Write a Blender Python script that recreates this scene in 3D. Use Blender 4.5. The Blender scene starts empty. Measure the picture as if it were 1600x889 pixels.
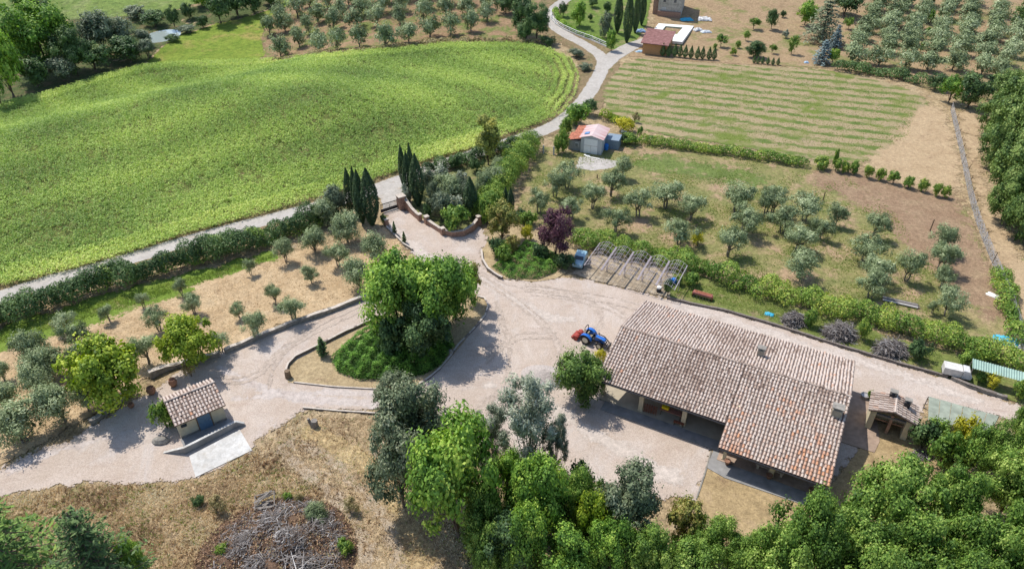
import bpy, math, random
import numpy as np
from mathutils import Vector, Matrix, noise as mnoise
R = math.radians
sc = bpy.context.scene
C = sc.collection
rnd = random.Random(7)

# ------------------------------------------------------------ camera, sky, sun, exposure
CAM_H, PITCH, FPX = 50.0, R(35.4), 1119.0
cam = bpy.data.cameras.new('camera'); cam_o = bpy.data.objects.new('camera', cam); C.objects.link(cam_o)
cam_o.location = (0, 0, CAM_H); cam_o.rotation_euler = (R(90) - PITCH, 0, 0)
cam.sensor_width = 36; cam.lens = 36 * FPX / 1600; cam.clip_start = 0.5; cam.clip_end = 3000
sc.camera = cam_o
SUNV = Vector((-0.42, 0.41, 1.0)).normalized()          # towards the sun
w = bpy.data.worlds.new('World'); sc.world = w; w.use_nodes = True
nt = w.node_tree; nt.nodes.clear()
sky = nt.nodes.new('ShaderNodeTexSky'); sky.sky_type = 'NISHITA'; sky.sun_disc = False
sky.sun_elevation = math.asin(SUNV.z); sky.sun_rotation = math.atan2(SUNV.x, SUNV.y); sky.air_density = 1.0; sky.dust_density = 1.0
bg = nt.nodes.new('ShaderNodeBackground'); bg.inputs[1].default_value = 0.15
ow = nt.nodes.new('ShaderNodeOutputWorld'); nt.links.new(sky.outputs[0], bg.inputs[0]); nt.links.new(bg.outputs[0], ow.inputs[0])
sl = bpy.data.lights.new('sun', 'SUN'); sl.energy = 3.9; sl.angle = R(0.5); sl.color = (1.0, 0.95, 0.87)
so = bpy.data.objects.new('sun', sl); C.objects.link(so); so.rotation_euler = SUNV.to_track_quat('Z', 'Y').to_euler(); so.location = (-60, 60, 120)
sc.view_settings.view_transform = 'Standard'; sc.view_settings.look = 'None'; sc.view_settings.gamma = 1.0
sc.view_settings.exposure = 0.38
sc.render.engine = 'CYCLES'; sc.cycles.use_denoising = True; sc.cycles.max_bounces = 6; sc.cycles.diffuse_bounces = 3
sc.cycles.transparent_max_bounces = 12; sc.cycles.caustics_reflective = False; sc.cycles.caustics_refractive = False

# ------------------------------------------------------------ survey: photograph pixel -> ground point
def smooth(t): t = np.clip(t, 0, 1); return t * t * (3 - 2 * t)
def hgt(x, y):
    """terrain height: a swell under the crop field, a stream valley beyond it"""
    x = np.asarray(x, float); y = np.asarray(y, float)
    a = 3.2 * np.exp(-(((x + 38) / 34) ** 2 + ((y - 124) / 17) ** 2))
    d = (-(x + 78) * 0.62 + (y - 122) * 0.78)             # distance beyond the stream edge
    v = -4.5 * smooth((d + 6) / 26) * smooth((-x - 30) / 30)
    far = 5.0 * smooth((y - 165) / 60)
    h = a + v + far
    r = np.hypot((x + 88) / 6.0, (y - 183) / 8.0)         # the pond hollow and its bank
    w_ = smooth(2.2 - r); return h * (1 - w_) + w_ * (-3.8 + .65 * smooth((r - .5) / .4))
def H(x, y): return float(hgt(x, y))
CP, SP = math.cos(PITCH), math.sin(PITCH)
def ray(px, py):
    u = (px - 800) / FPX; v = (444.5 - py) / FPX
    return Vector((u, CP + v * SP, -SP + v * CP))
def P(px, py, z=0.0):
    d = ray(px, py); t = (CAM_H - z) / -d.z
    return Vector((d.x * t, d.y * t, z))
def G(px, py, dz=0.0):
    z = 0.0
    for _ in range(14):
        p = P(px, py, z + dz); z = z * .3 + .7 * H(p.x, p.y)
    p = P(px, py, z + dz); return Vector((p.x, p.y, H(p.x, p.y)))
def proj(p):
    dx, dy, dz = p[0], p[1], p[2] - CAM_H
    c = dy * CP - dz * SP; v = -(dy * SP + dz * CP) / c
    return 800 + FPX * dx / c, 444.5 + FPX * v
def scale_at(p):                                      # photo pixels per metre at a point
    return FPX / (p[1] * CP - (p[2] - CAM_H) * SP)
def height_to(p, ytop):
    lo, hi = 0.2, 30.0
    for _ in range(30):
        m = (lo + hi) / 2
        if proj((p[0], p[1], p[2] + m))[1] > ytop: lo = m
        else: hi = m
    return lo

# ------------------------------------------------------------ object helpers
def link(o, parent=None):
    C.objects.link(o)
    if parent is not None: o.parent = parent
    return o
def tag(o, label=None, cat=None, group=None, kind=None):
    if label: o['label'] = label
    if cat: o['category'] = cat
    if group: o['group'] = group
    if kind: o['kind'] = kind
    return o
def thing(name, label, cat, loc=(0, 0, 0), rz=0.0, group=None):
    o = bpy.data.objects.new(name, None); C.objects.link(o)
    o.location = loc; o.rotation_euler = (0, 0, rz); o.empty_display_size = .3
    return tag(o, label, cat, group)
def np_mesh(name, V, F, cols=None, var=None, smooth_=False):
    """V (n,3); F (m,k) all faces with k corners; var (n,) point attribute"""
    me = bpy.data.meshes.new(name)
    V = np.asarray(V, np.float32); F = np.asarray(F, np.int32); k = F.shape[1]
    me.vertices.add(len(V)); me.vertices.foreach_set('co', V.ravel())
    me.loops.add(F.size); me.loops.foreach_set('vertex_index', F.ravel())
    me.polygons.add(len(F)); me.polygons.foreach_set('loop_start', np.arange(0, F.size, k, dtype=np.int32))
    me.polygons.foreach_set('loop_total', np.full(len(F), k, np.int32))
    me.update(calc_edges=True)
    if var is not None:
        a = me.attributes.new('var', 'FLOAT', 'POINT'); a.data.foreach_set('value', np.asarray(var, np.float32))
    if smooth_: me.polygons.foreach_set('use_smooth', np.ones(len(F), bool))
    return me
class MB:
    def __init__(s): s.v = []; s.f = []; s.a = []; s.cur = 0.5
    def add(s, vs, fs, a=None):
        b = len(s.v); s.v += [tuple(v) for v in vs]; s.f += [tuple(i + b for i in f) for f in fs]; s.a += [s.cur if a is None else a] * len(vs)
    def box(s, x0, x1, y0, y1, z0, z1, M=None, a=None):
        vs = [(x, y, z) for z in (z0, z1) for y in (y0, y1) for x in (x0, x1)]
        if M is not None: vs = [M @ Vector(v) for v in vs]
        s.add(vs, [(0, 2, 3, 1), (4, 5, 7, 6), (0, 1, 5, 4), (2, 6, 7, 3), (0, 4, 6, 2), (1, 3, 7, 5)], a)
    def prism(s, pts, z0, z1, a=None):                 # vertical prism from xy outline (ccw)
        n = len(pts)
        s.add([(p[0], p[1], z0) for p in pts] + [(p[0], p[1], z1) for p in pts],
              [tuple(range(n - 1, -1, -1)), tuple(range(n, 2 * n))] + [(i, (i + 1) % n, n + (i + 1) % n, n + i) for i in range(n)], a)
    def extr(s, pts, y0, y1, M=None, a=None):          # outline in xz, extruded along y
        n = len(pts); vs = [(p[0], y0, p[1]) for p in pts] + [(p[0], y1, p[1]) for p in pts]
        if M is not None: vs = [M @ Vector(v) for v in vs]
        s.add(vs, [tuple(range(n)), tuple(range(2 * n - 1, n - 1, -1))] + [(i, n + i, n + (i + 1) % n, (i + 1) % n) for i in range(n)], a)
    def tube(s, pts, r, n=6, r1=None, a=None, cap=True):
        pts = [Vector(p) for p in pts]; m = len(pts); b = len(s.v); vs = []; fs = []
        for i, p in enumerate(pts):
            t = (pts[min(i + 1, m - 1)] - pts[max(i - 1, 0)]).normalized()
            u = t.orthogonal().normalized(); w_ = t.cross(u)
            rr = r if r1 is None else r + (r1 - r) * i / max(1, m - 1)
            for k in range(n):
                an = 2 * math.pi * k / n; vs.append(p + (u * math.cos(an) + w_ * math.sin(an)) * rr)
        for i in range(m - 1):
            for k in range(n):
                fs.append((i * n + k, i * n + (k + 1) % n, (i + 1) * n + (k + 1) % n, (i + 1) * n + k))
        if cap: fs += [tuple(range(n - 1, -1, -1)), tuple((m - 1) * n + k for k in range(n))]
        s.add(vs, fs, a)
    def lathe(s, prof, c=(0, 0, 0), n=14, M=None, a=None):
        vs = []; fs = []
        for (r, z) in prof:
            for k in range(n):
                an = 2 * math.pi * k / n; v = Vector((c[0] + r * math.cos(an), c[1] + r * math.sin(an), c[2] + z))
                vs.append(M @ v if M is not None else v)
        for i in range(len(prof) - 1):
            for k in range(n): fs.append((i * n + k, i * n + (k + 1) % n, (i + 1) * n + (k + 1) % n, (i + 1) * n + k))
        fs += [tuple(range(n - 1, -1, -1)), tuple((len(prof) - 1) * n + k for k in range(n))]
        s.add(vs, fs, a)
    def build(s, name, mat, parent=None, sm=False, bevel=0):
        me = bpy.data.meshes.new(name); me.from_pydata(s.v, [], s.f); me.update()
        at = me.attributes.new('var', 'FLOAT', 'POINT'); at.data.foreach_set('value', np.array(s.a, np.float32))
        if sm: me.polygons.foreach_set('use_smooth', np.ones(len(me.polygons), bool))
        me.materials.append(mat); o = bpy.data.objects.new(name, me); link(o, parent)
        if bevel:
            b = o.modifiers.new('bevel', 'BEVEL'); b.width = bevel; b.segments = 2; b.limit_method = 'ANGLE'
        return o
def frame(ax, ay, ang): return Matrix.Translation((ax, ay, 0)) @ Matrix.Rotation(ang, 4, 'Z')

# ------------------------------------------------------------ materials
GK = .74; LK = 1.5
class NT:
    def __init__(s, name):
        s.m = bpy.data.materials.new(name); s.m.use_nodes = True; s.t = s.m.node_tree; s.t.nodes.clear()
        s.out = s.n('ShaderNodeOutputMaterial')
    def n(s, typ, **kw):
        nd = s.t.nodes.new(typ)
        for k, v in kw.items(): setattr(nd, k, v)
        return nd
    def l(s, a, b): s.t.links.new(a, b)
    def coord(s): return s.n('ShaderNodeTexCoord').outputs['Object']
    def noise(s, scale, det=4, rough=.6, vec=None, dist=0.0, sxyz=None):
        nd = s.n('ShaderNodeTexNoise'); nd.inputs['Scale'].default_value = scale; nd.inputs['Detail'].default_value = det
        nd.inputs['Roughness'].default_value = rough; nd.inputs['Distortion'].default_value = dist
        v = vec if vec is not None else s.coord()
        if sxyz:
            mp = s.n('ShaderNodeMapping'); mp.inputs['Rotation'].default_value = (0, 0, sxyz[3] if len(sxyz) > 3 else 0); mp.inputs['Scale'].default_value = sxyz[:3]; s.l(v, mp.inputs[0]); v = mp.outputs[0]
        s.l(v, nd.inputs['Vector']); return nd.outputs['Fac']
    def ramp(s, fac, stops):
        r = s.n('ShaderNodeValToRGB'); e = r.color_ramp.elements
        while len(e) < len(stops): e.new(.5)
        for i, (p, c) in enumerate(stops): e[i].position = p; e[i].color = (*c, 1) if len(c) == 3 else c
        s.l(fac, r.inputs[0]); return r.outputs[0]
    def mix(s, fac, a, b):
        m = s.n('ShaderNodeMix', data_type='RGBA')
        if hasattr(fac, 'links'): s.l(fac, m.inputs[0])
        else: m.inputs[0].default_value = fac
        for i, x in ((6, a), (7, b)):
            if hasattr(x, 'links'): s.l(x, m.inputs[i])
            else: m.inputs[i].default_value = (*x, 1)
        return m.outputs[2]
    def math(s, op, a, b=0.0, c=0.0):
        m = s.n('ShaderNodeMath', operation=op)
        for i, x in enumerate((a, b, c)):
            if hasattr(x, 'links'): s.l(x, m.inputs[i])
            else: m.inputs[i].default_value = x
        return m.outputs[0]
    def attr(s, name='var'): return s.n('ShaderNodeAttribute', attribute_name=name).outputs['Fac']
    def bsdf(s, col, rough=.8, spec=.3, metal=0.0, bump=None, bs=.3, bd=.05):
        b = s.n('ShaderNodeBsdfPrincipled'); b.inputs['Roughness'].default_value = rough
        b.inputs['Specular IOR Level'].default_value = spec; b.inputs['Metallic'].default_value = metal
        if hasattr(col, 'links'): s.l(col, b.inputs['Base Color'])
        else: b.inputs['Base Color'].default_value = (*col, 1)
        if bump is not None:
            bn = s.n('ShaderNodeBump'); bn.inputs['Strength'].default_value = bs; bn.inputs['Distance'].default_value = bd
            s.l(bump, bn.inputs['Height']); s.l(bn.outputs[0], b.inputs['Normal'])
        return b.outputs[0]
    def done(s, sh): s.l(sh, s.out.inputs[0]); return s.m
def simple(name, col, rough=.6, metal=0.0, var=.12, scale=6.0, spec=.3):
    t = NT(name); n_ = t.noise(scale, 5)
    lo = tuple(c * (1 - var * 2) for c in col); hi = tuple(min(1, c * (1 + var)) for c in col)
    c = t.ramp(n_, [(.3, lo), (.7, hi)])
    return t.done(t.bsdf(c, rough, spec, metal, bump=n_, bs=.15, bd=.01))
def leafmat(name, stops, trans=.3, jitter=.10):
    """leaf colour from the per-leaf attribute; every plant a little different"""
    t = NT(name); v = t.attr(); oi = t.n('ShaderNodeObjectInfo').outputs['Random']
    f = t.math('ADD', v, t.math('MULTIPLY', t.math('SUBTRACT', oi, .5), jitter * 2))
    c = t.ramp(f, [(p, tuple(min(.8, q * LK) for q in cc)) for p, cc in stops])
    d = t.bsdf(c, .55, .25); tr = t.n('ShaderNodeBsdfTranslucent')
    hs = t.n('ShaderNodeHueSaturation'); hs.inputs['Value'].default_value = 1.3; hs.inputs['Saturation'].default_value = 1.1; t.l(c, hs.inputs['Color'])
    t.l(hs.outputs[0], tr.inputs[0])
    mx = t.n('ShaderNodeMixShader'); mx.inputs[0].default_value = trans; t.l(d, mx.inputs[1]); t.l(tr.outputs[0], mx.inputs[2])
    return t.done(mx.outputs[0])
def groundmat(name, base, edge=0.0, patches=(), fine=(.82, 1.15), rough=.95, bs=.5, bd=.06, fs=7.0, stripes=None):
    """base: colour stops over mid-size noise; patches: (scale, lo, hi, colour, detail, stretch); edge: width of the ragged border (attribute d)"""
    t = NT(name)
    c = t.ramp(t.noise(.35, 6, .65), base)
    for i, p in enumerate(patches):
        sc_, lo, hi, col = p[:4]
        st = p[4] if len(p) > 4 else None
        mp = t.n('ShaderNodeMapping'); mp.inputs['Location'].default_value = (13.7 * (i + 1), 7.1 * (i + 1), 0); t.l(t.coord(), mp.inputs[0])
        f = t.ramp(t.noise(sc_, 6, .68, mp.outputs[0], .3, st), [(lo, (0, 0, 0)), (hi, (1, 1, 1))])
        c = t.mix(f, c, col)
    nf = t.noise(fs, 5, .75); nm = t.noise(fs * .28, 4, .7)
    fm = t.ramp(nf, [(.33, (fine[0],) * 3), (.67, (fine[1],) * 3)]); fm2 = t.ramp(nm, [(.36, (.5 + fine[0] * .4,) * 3), (.64, (.5 + fine[1] * .5,) * 3)])
    for q in (fm, fm2, t.ramp(nf, [(0, (GK,) * 3), (1, (GK,) * 3)])):
        mm = t.n('ShaderNodeMix', data_type='RGBA', blend_type='MULTIPLY'); mm.inputs[0].default_value = 1; t.l(c, mm.inputs[6]); t.l(q, mm.inputs[7]); c = mm.outputs[2]
    sh = t.bsdf(c, rough, .1, bump=nf, bs=bs, bd=bd)
    if edge:
        d = t.attr('d'); e = t.math('ADD', d, t.math('ADD', t.math('MULTIPLY', t.math('SUBTRACT', t.noise(.45, 4, .65), .5), edge * 3.4), t.math('MULTIPLY', t.math('SUBTRACT', t.noise(3.2, 6, .8), .5), edge * 3.0)))
        a = t.math('GREATER_THAN', e, 0.0)
        tp = t.n('ShaderNodeBsdfTransparent'); mx = t.n('ShaderNodeMixShader'); t.l(a, mx.inputs[0]); t.l(tp.outputs[0], mx.inputs[1]); t.l(sh, mx.inputs[2]); sh = mx.outputs[0]
    return t.done(sh)

# ------------------------------------------------------------ ground sheets
def inside_dist(poly, X, Y):
    """signed distance to polygon (positive inside), numpy"""
    poly = np.asarray(poly, float); n = len(poly); ins = np.zeros(X.shape, bool); dm = np.full(X.shape, 1e9)
    for i in range(n):
        x0, y0 = poly[i]; x1, y1 = poly[(i + 1) % n]
        c = ((y0 > Y) != (y1 > Y)) & (X < (x1 - x0) * (Y - y0) / (y1 - y0 + 1e-12) + x0); ins ^= c
        dx, dy = x1 - x0, y1 - y0; L = dx * dx + dy * dy + 1e-9
        t = np.clip(((X - x0) * dx + (Y - y0) * dy) / L, 0, 1)
        dm = np.minimum(dm, np.hypot(X - x0 - t * dx, Y - y0 - t * dy))
    return np.where(ins, dm, -dm)
def wpoly(px): return [(G(a, b).x, G(a, b).y) for a, b in px]
def chaikin(pts, it=2, closed=True):
    for _ in range(it):
        o = []; n = len(pts)
        for i in range(n if closed else n - 1):
            a = pts[i]; b = pts[(i + 1) % n]
            o += [tuple(a[k] * .75 + b[k] * .25 for k in range(len(a))), tuple(a[k] * .25 + b[k] * .75 for k in range(len(a)))]
        if not closed: o = [pts[0]] + o + [pts[-1]]
        pts = o
    return pts
def ribbon(px, width, closed=False):
    """outline of a path of given world width (number or list) along photo points"""
    pts = [(G(a, b).x, G(a, b).y) for a, b in px]
    ws = width if isinstance(width, (list, tuple)) else [width] * len(pts)
    pts = chaikin([(p[0], p[1], q) for p, q in zip(pts, ws)], 2, False)
    L, Rr = [], []
    for i, (x, y, q) in enumerate(pts):
        a = pts[max(0, i - 1)]; b = pts[min(len(pts) - 1, i + 1)]; dx, dy = b[0] - a[0], b[1] - a[1]; l = math.hypot(dx, dy) or 1
        L.append((x - dy / l * q / 2, y + dx / l * q / 2)); Rr.append((x + dy / l * q / 2, y - dx / l * q / 2))
    return L + Rr[::-1]
LAYER = [0]
def sheet(name, poly, mat, res=.5, margin=1.0, soft=0, label=None):
    LAYER[0] += 1; dz = .0012 * LAYER[0]
    if soft: poly = chaikin(list(poly), soft)
    margin = max(margin, 2.6) if margin >= 1.5 else margin
    A = np.asarray(poly); x0, y0 = A.min(0) - margin - res; x1, y1 = A.max(0) + margin + res
    nx = int((x1 - x0) / res) + 2; ny = int((y1 - y0) / res) + 2
    gx = x0 + np.arange(nx) * res; gy = y0 + np.arange(ny) * res; X, Y = np.meshgrid(gx, gy)
    D = inside_dist(poly, X, Y)
    keep = (D[:-1, :-1] > -margin) & (D[1:, :-1] > -margin) & (D[:-1, 1:] > -margin) & (D[1:, 1:] > -margin)
    idx = np.arange(nx * ny).reshape(ny, nx)
    F = np.stack([idx[:-1, :-1][keep], idx[:-1, 1:][keep], idx[1:, 1:][keep], idx[1:, :-1][keep]], 1)
    used = np.unique(F); remap = np.full(nx * ny, -1); remap[used] = np.arange(len(used)); F = remap[F]
    V = np.stack([X.ravel()[used], Y.ravel()[used], hgt(X.ravel()[used], Y.ravel()[used]) + dz], 1)
    me = np_mesh(name, V, F); a = me.attributes.new('d', 'FLOAT', 'POINT'); a.data.foreach_set('value', D.ravel()[used].astype(np.float32))
    me.materials.append(mat); o = bpy.data.objects.new(name, me); C.objects.link(o); o['kind'] = 'structure'
    if label: o['label'] = label
    return o

# base terrain
def terrain():
    xs = np.concatenate([np.arange(-900, -200, 50), np.arange(-200, 200, 2.0), np.arange(200, 901, 50)])
    ys = np.concatenate([np.arange(-60, 20, 10), np.arange(20, 240, 2.0), np.arange(240, 1500, 60)])
    X, Y = np.meshgrid(xs, ys); V = np.stack([X.ravel(), Y.ravel(), hgt(X, Y).ravel() - .04], 1)
    idx = np.arange(X.size).reshape(X.shape)
    F = np.stack([idx[:-1, :-1].ravel(), idx[:-1, 1:].ravel(), idx[1:, 1:].ravel(), idx[1:, :-1].ravel()], 1)
    me = np_mesh('ground', V, F)
    me.materials.append(M_dry); o = bpy.data.objects.new('ground', me); C.objects.link(o); o['kind'] = 'structure'
STRAW = (.50, .36, .20); EARTH = (.27, .17, .105); GREEN = (.10, .17, .035); OLIVEG = (.20, .19, .07)
M_dry = groundmat('dry_grass_ground', [(.3, (.36, .26, .15)), (.5, (.48, .36, .21)), (.7, (.58, .45, .28))],
                  patches=[(.22, .56, .68, (.27, .26, .11)), (.5, .58, .70, (.47, .38, .27)), (1.3, .6, .72, (.22, .15, .09)), (.9, .64, .72, (.13, .17, .05))], fine=(.55, 1.35), bs=.9, bd=.12, fs=5)
terrain()
M_far = groundmat('far_meadow', [(.3, (.16, .24, .06)), (.7, (.26, .34, .09))], edge=1.5, patches=[(.1, .5, .7, (.30, .33, .14)), (.8, .55, .7, (.10, .16, .05))], fine=(.6, 1.3), fs=3)
sheet('far_meadow', wpoly([(-260, 60), (-40, 60), (60, 34), (150, 30), (240, 22), (290, 14), (330, -2), (420, -30), (-300, -45)]), M_far, 2.0, 3, 1)
M_bank = groundmat('stream_bank', [(.3, (.08, .12, .04)), (.7, (.16, .19, .07))], edge=1.2, patches=[(.4, .5, .65, (.24, .18, .10))], fine=(.5, 1.3))
sheet('stream_bank', wpoly([(-260, 60), (-40, 60), (60, 34), (150, 30), (240, 22), (290, 14), (400, -10), (470, -8), (400, 24), (300, 46), (250, 76), (225, 100), (150, 120), (75, 145), (-30, 170), (-260, 210)]), M_bank, 1.0, 2.5, 1)
M_lobe = groundmat('meadow', [(.3, (.17, .26, .035)), (.7, (.29, .36, .06))], edge=.8, patches=[(.12, .5, .62, (.38, .33, .10)), (.9, .5, .7, (.14, .22, .035))], fine=(.7, 1.25), fs=4)
sheet('meadow', wpoly([(222, 102), (250, 76), (300, 46), (400, 26), (460, -6), (478, -8), (420, 30), (408, 60), (418, 94), (330, 102)]), M_lobe, 1.0, 2, 1)
M_grove = groundmat('grove_soil', [(.3, (.30, .20, .12)), (.6, (.40, .27, .16)), (.75, (.22, .21, .08))], edge=1.0, patches=[(.25, .48, .6, (.19, .23, .07)), (.8, .62, .7, (.47, .33, .20))], fine=(.65, 1.3))
sheet('grove_soil', wpoly([(418, 93), (408, 62), (420, 30), (480, -12), (880, -14), (852, 20), (858, 45), (846, 72), (700, 67), (520, 84)]), M_grove, 1.0, 2)
M_hill = groundmat('hill_soil', [(.3, (.34, .24, .14)), (.55, (.45, .32, .19)), (.75, (.30, .26, .12))], edge=1.0, patches=[(.12, .52, .64, (.22, .24, .08)), (.7, .6, .7, (.52, .40, .26))], fine=(.65, 1.3))
sheet('hill_soil', wpoly([(985, 88), (1020, 40), (1040, -14), (1700, -14), (1700, 190), (1540, 175), (1480, 150), (1400, 122), (1310, 108), (1200, 103), (1060, 95)]), M_hill, 1.0, 2)
M_lawn = groundmat('garden_lawn', [(.3, (.12, .20, .04)), (.7, (.22, .30, .07))], edge=.6, patches=[(.25, .55, .68, (.40, .31, .18))], fine=(.7, 1.25))
sheet('garden_lawn', wpoly([(866, 30), (890, -10), (1020, -12), (1010, 40), (985, 78), (950, 78), (900, 55)]), M_lawn, 1.0, 1.5)
M_gg = groundmat('garden_grass', [(.3, (.16, .19, .06)), (.55, (.24, .25, .10)), (.75, (.38, .28, .16))], edge=.4, patches=[(.5, .55, .68, (.42, .30, .18))], fine=(.6, 1.3))
sheet('garden_grass', wpoly([(646, 330), (642, 292), (700, 264), (770, 240), (818, 222), (838, 230), (765, 342), (745, 350), (722, 366), (692, 362), (668, 346)]), M_gg, .5, 1)
# crop field
CROP = wpoly([(-160, 470), (-160, 210), (-20, 168), (75, 146), (150, 122), (225, 103), (300, 98), (430, 93), (520, 86), (620, 78), (700, 69), (800, 69), (855, 74), (893, 92), (908, 122), (902, 150), (880, 181), (845, 197), (790, 217), (740, 237), (680, 252), (610, 277), (540, 302), (470, 323), (400, 342), (300, 369), (200, 402), (100, 430), (0, 454)])
M_cropg = groundmat('crop_field', [(.3, (.14, .17, .05)), (.7, (.24, .26, .08))], edge=.5, patches=[(.3, .55, .7, (.24, .18, .10))], fine=(.55, 1.3))
sheet('crop_field', CROP, M_cropg, 1.0, 1.5)
M_verge = groundmat('verge', [(.3, (.20, .17, .08)), (.55, (.33, .24, .14)), (.75, (.16, .19, .06))], edge=.8, patches=[(.6, .55, .68, (.12, .17, .05)), (1.2, .6, .7, (.42, .29, .19))], fine=(.6, 1.3))
sheet('verge', ribbon([(-60, 474), (60, 437), (180, 404), (300, 368), (430, 335), (520, 311), (600, 286), (700, 246), (800, 214), (868, 195), (912, 160), (935, 115), (935, 85), (905, 66), (862, 48), (850, 25), (870, 0)], [7] * 6 + [8, 7, 6, 6, 8, 9, 9, 8, 7, 7, 7]), M_verge, .6, 1.5)
# road
M_road = groundmat('gravel_road', [(.3, (.50, .46, .41)), (.7, (.62, .58, .53))], edge=.25, patches=[(.8, .6, .75, (.46, .38, .30)), (.3, .6, .7, (.50, .43, .35))], fine=(.86, 1.1), bs=.3, bd=.03)
RC = [(-60, 484), (60, 444), (180, 411), (300, 374), (430, 340), (520, 317), (598, 292), (700, 254), (800, 221), (868, 199), (912, 160), (938, 115), (946, 92), (915, 70), (878, 52), (858, 34), (862, 16), (884, 0), (900, -14)]
sheet('road', ribbon(RC, 2.9), M_road, .4, .8)
sheet('road', ribbon([(940, 108), (958, 88), (985, 73), (1012, 62)], [3, 4, 4, 3]), M_road, .5, .8)
sheet('road', wpoly([(575, 300), (632, 284), (640, 296), (640, 326), (600, 334), (596, 310)]), M_road, .4, .8)
# mown field
def mown():
    t = NT('mown_field'); co = t.coord()
    mp = t.n('ShaderNodeMapping'); mp.inputs['Rotation'].default_value = (0, 0, R(20)); t.l(co, mp.inputs[0])
    sx = t.n('ShaderNodeSeparateXYZ'); t.l(mp.outputs[0], sx.inputs[0])
    wob = t.math('MULTIPLY', t.math('SUBTRACT', t.noise(.04, 2), .5), 5.0)
    s = t.math('SINE', t.math('MULTIPLY', t.math('ADD', sx.outputs[1], wob), 1.85))
    s = t.math('ADD', t.math('MULTIPLY', s, .5), t.math('MULTIPLY', t.math('SUBTRACT', t.noise(.6, 6, .8, None, 0, (.45, 1, 1, -.35)), .5), 4.2))
    c = t.ramp(s, [(-.0, (.43, .34, .20)), (.14, (.29, .27, .12)), (.42, (.17, .225, .065)), (.9, (.12, .19, .045))])
    g = t.ramp(t.noise(.13, 4, .6, t.coord(), .5), [(.50, (0, 0, 0)), (.66, (1, 1, 1))]); c = t.mix(g, c, (.19, .24, .055))
    g = t.ramp(t.noise(.4, 6, .7, None, .5), [(.54, (0, 0, 0)), (.68, (1, 1, 1))]); c = t.mix(g, c, (.42, .33, .21))
    nf = t.noise(4.5, 5, .75); fm = t.ramp(nf, [(.25, (.6 * GK,) * 3), (.75, (1.3 * GK,) * 3)])
    mm = t.n('ShaderNodeMix', data_type='RGBA', blend_type='MULTIPLY'); mm.inputs[0].default_value = 1; t.l(c, mm.inputs[6]); t.l(fm, mm.inputs[7])
    sh = t.bsdf(mm.outputs[2], .95, .1, bump=nf, bs=.8, bd=.08)
    e = t.math('ADD', t.attr('d'), t.math('MULTIPLY', t.math('SUBTRACT', t.noise(.9, 5, .75), .5), 4.0))
    tp = t.n('ShaderNodeBsdfTransparent'); mx = t.n('ShaderNodeMixShader'); t.l(t.math('GREATER_THAN', e, 0), mx.inputs[0]); t.l(tp.outputs[0], mx.inputs[1]); t.l(sh, mx.inputs[2])
    return t.done(mx.outputs[0])
M_straw = groundmat('bare_straw', [(.3, (.46, .33, .20)), (.6, (.56, .42, .26)), (.8, (.42, .28, .17))], edge=2.4, patches=[(.5, .6, .72, (.28, .18, .12))], fine=(.7, 1.25))
M_brown = groundmat('tilled_soil', [(.3, (.30, .195, .125)), (.6, (.38, .265, .17)), (.8, (.44, .32, .20))], edge=2.6, patches=[(.3, .55, .68, (.40, .29, .18)), (.9, .62, .7, (.18, .2, .07))], fine=(.65, 1.3))
M_mid = groundmat('orchard_ground', [(.3, (.19, .215, .075)), (.5, (.29, .275, .11)), (.72, (.43, .33, .18))], edge=1.2, patches=[(.16, .52, .62, (.47, .33, .21)), (.5, .57, .7, (.17, .20, .06)), (1.4, .62, .7, (.30, .19, .13))], fine=(.62, 1.32))
sheet('orchard_ground', wpoly([(800, 345), (830, 260), (850, 228), (905, 240), (960, 210), (1005, 218), (1160, 240), (1320, 268), (1480, 305), (1512, 330), (1550, 420), (1582, 520), (1560, 570), (1400, 520), (1200, 465), (1040, 410), (900, 360)]), M_mid, .6, 2)
sheet('tilled_soil', wpoly([(1330, 262), (1410, 280), (1490, 290), (1500, 318), (1540, 400), (1570, 470), (1570, 510), (1500, 470), (1430, 400), (1350, 320), (1240, 275)]), M_brown, .6, 6, 1)
sheet('mown_field', wpoly([(943, 135), (985, 89), (1060, 97), (1200, 105), (1310, 111), (1400, 133), (1450, 152), (1452, 190), (1420, 240), (1320, 258), (1150, 228), (1040, 212), (990, 200), (945, 172)]), mown(), .8, 3, 1)
sheet('straw_field_end', wpoly([(1436, 160), (1478, 172), (1492, 215), (1505, 290), (1500, 312), (1430, 292), (1330, 262), (1400, 222)]), M_straw, .6, 6, 1)
sheet('straw_field_end', wpoly([(1492, 170), (1540, 180), (1530, 250), (1560, 340), (1620, 440), (1640, 560), (1612, 560), (1565, 440), (1535, 340), (1510, 240)]), M_straw, .6, 2, 1)
M_clover = groundmat('clover_patch', [(.3, (.15, .20, .06)), (.7, (.22, .28, .08))], edge=2.4, patches=[(.35, .52, .62, (.36, .29, .16))], fine=(.6, 1.3))
sheet('clover_patch', wpoly([(985, 262), (1010, 238), (1060, 248), (1150, 262), (1205, 275), (1190, 292), (1120, 282), (1040, 272)]), M_clover, .5, 5, 1)
sheet('shed_yard', wpoly([(905, 245), (940, 248), (968, 252), (962, 262), (925, 268), (900, 262)]), groundmat('shed_yard', [(.3, (.50, .46, .42)), (.7, (.66, .62, .58))], edge=.5, fine=(.8, 1.15)), .4, 1)
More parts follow.
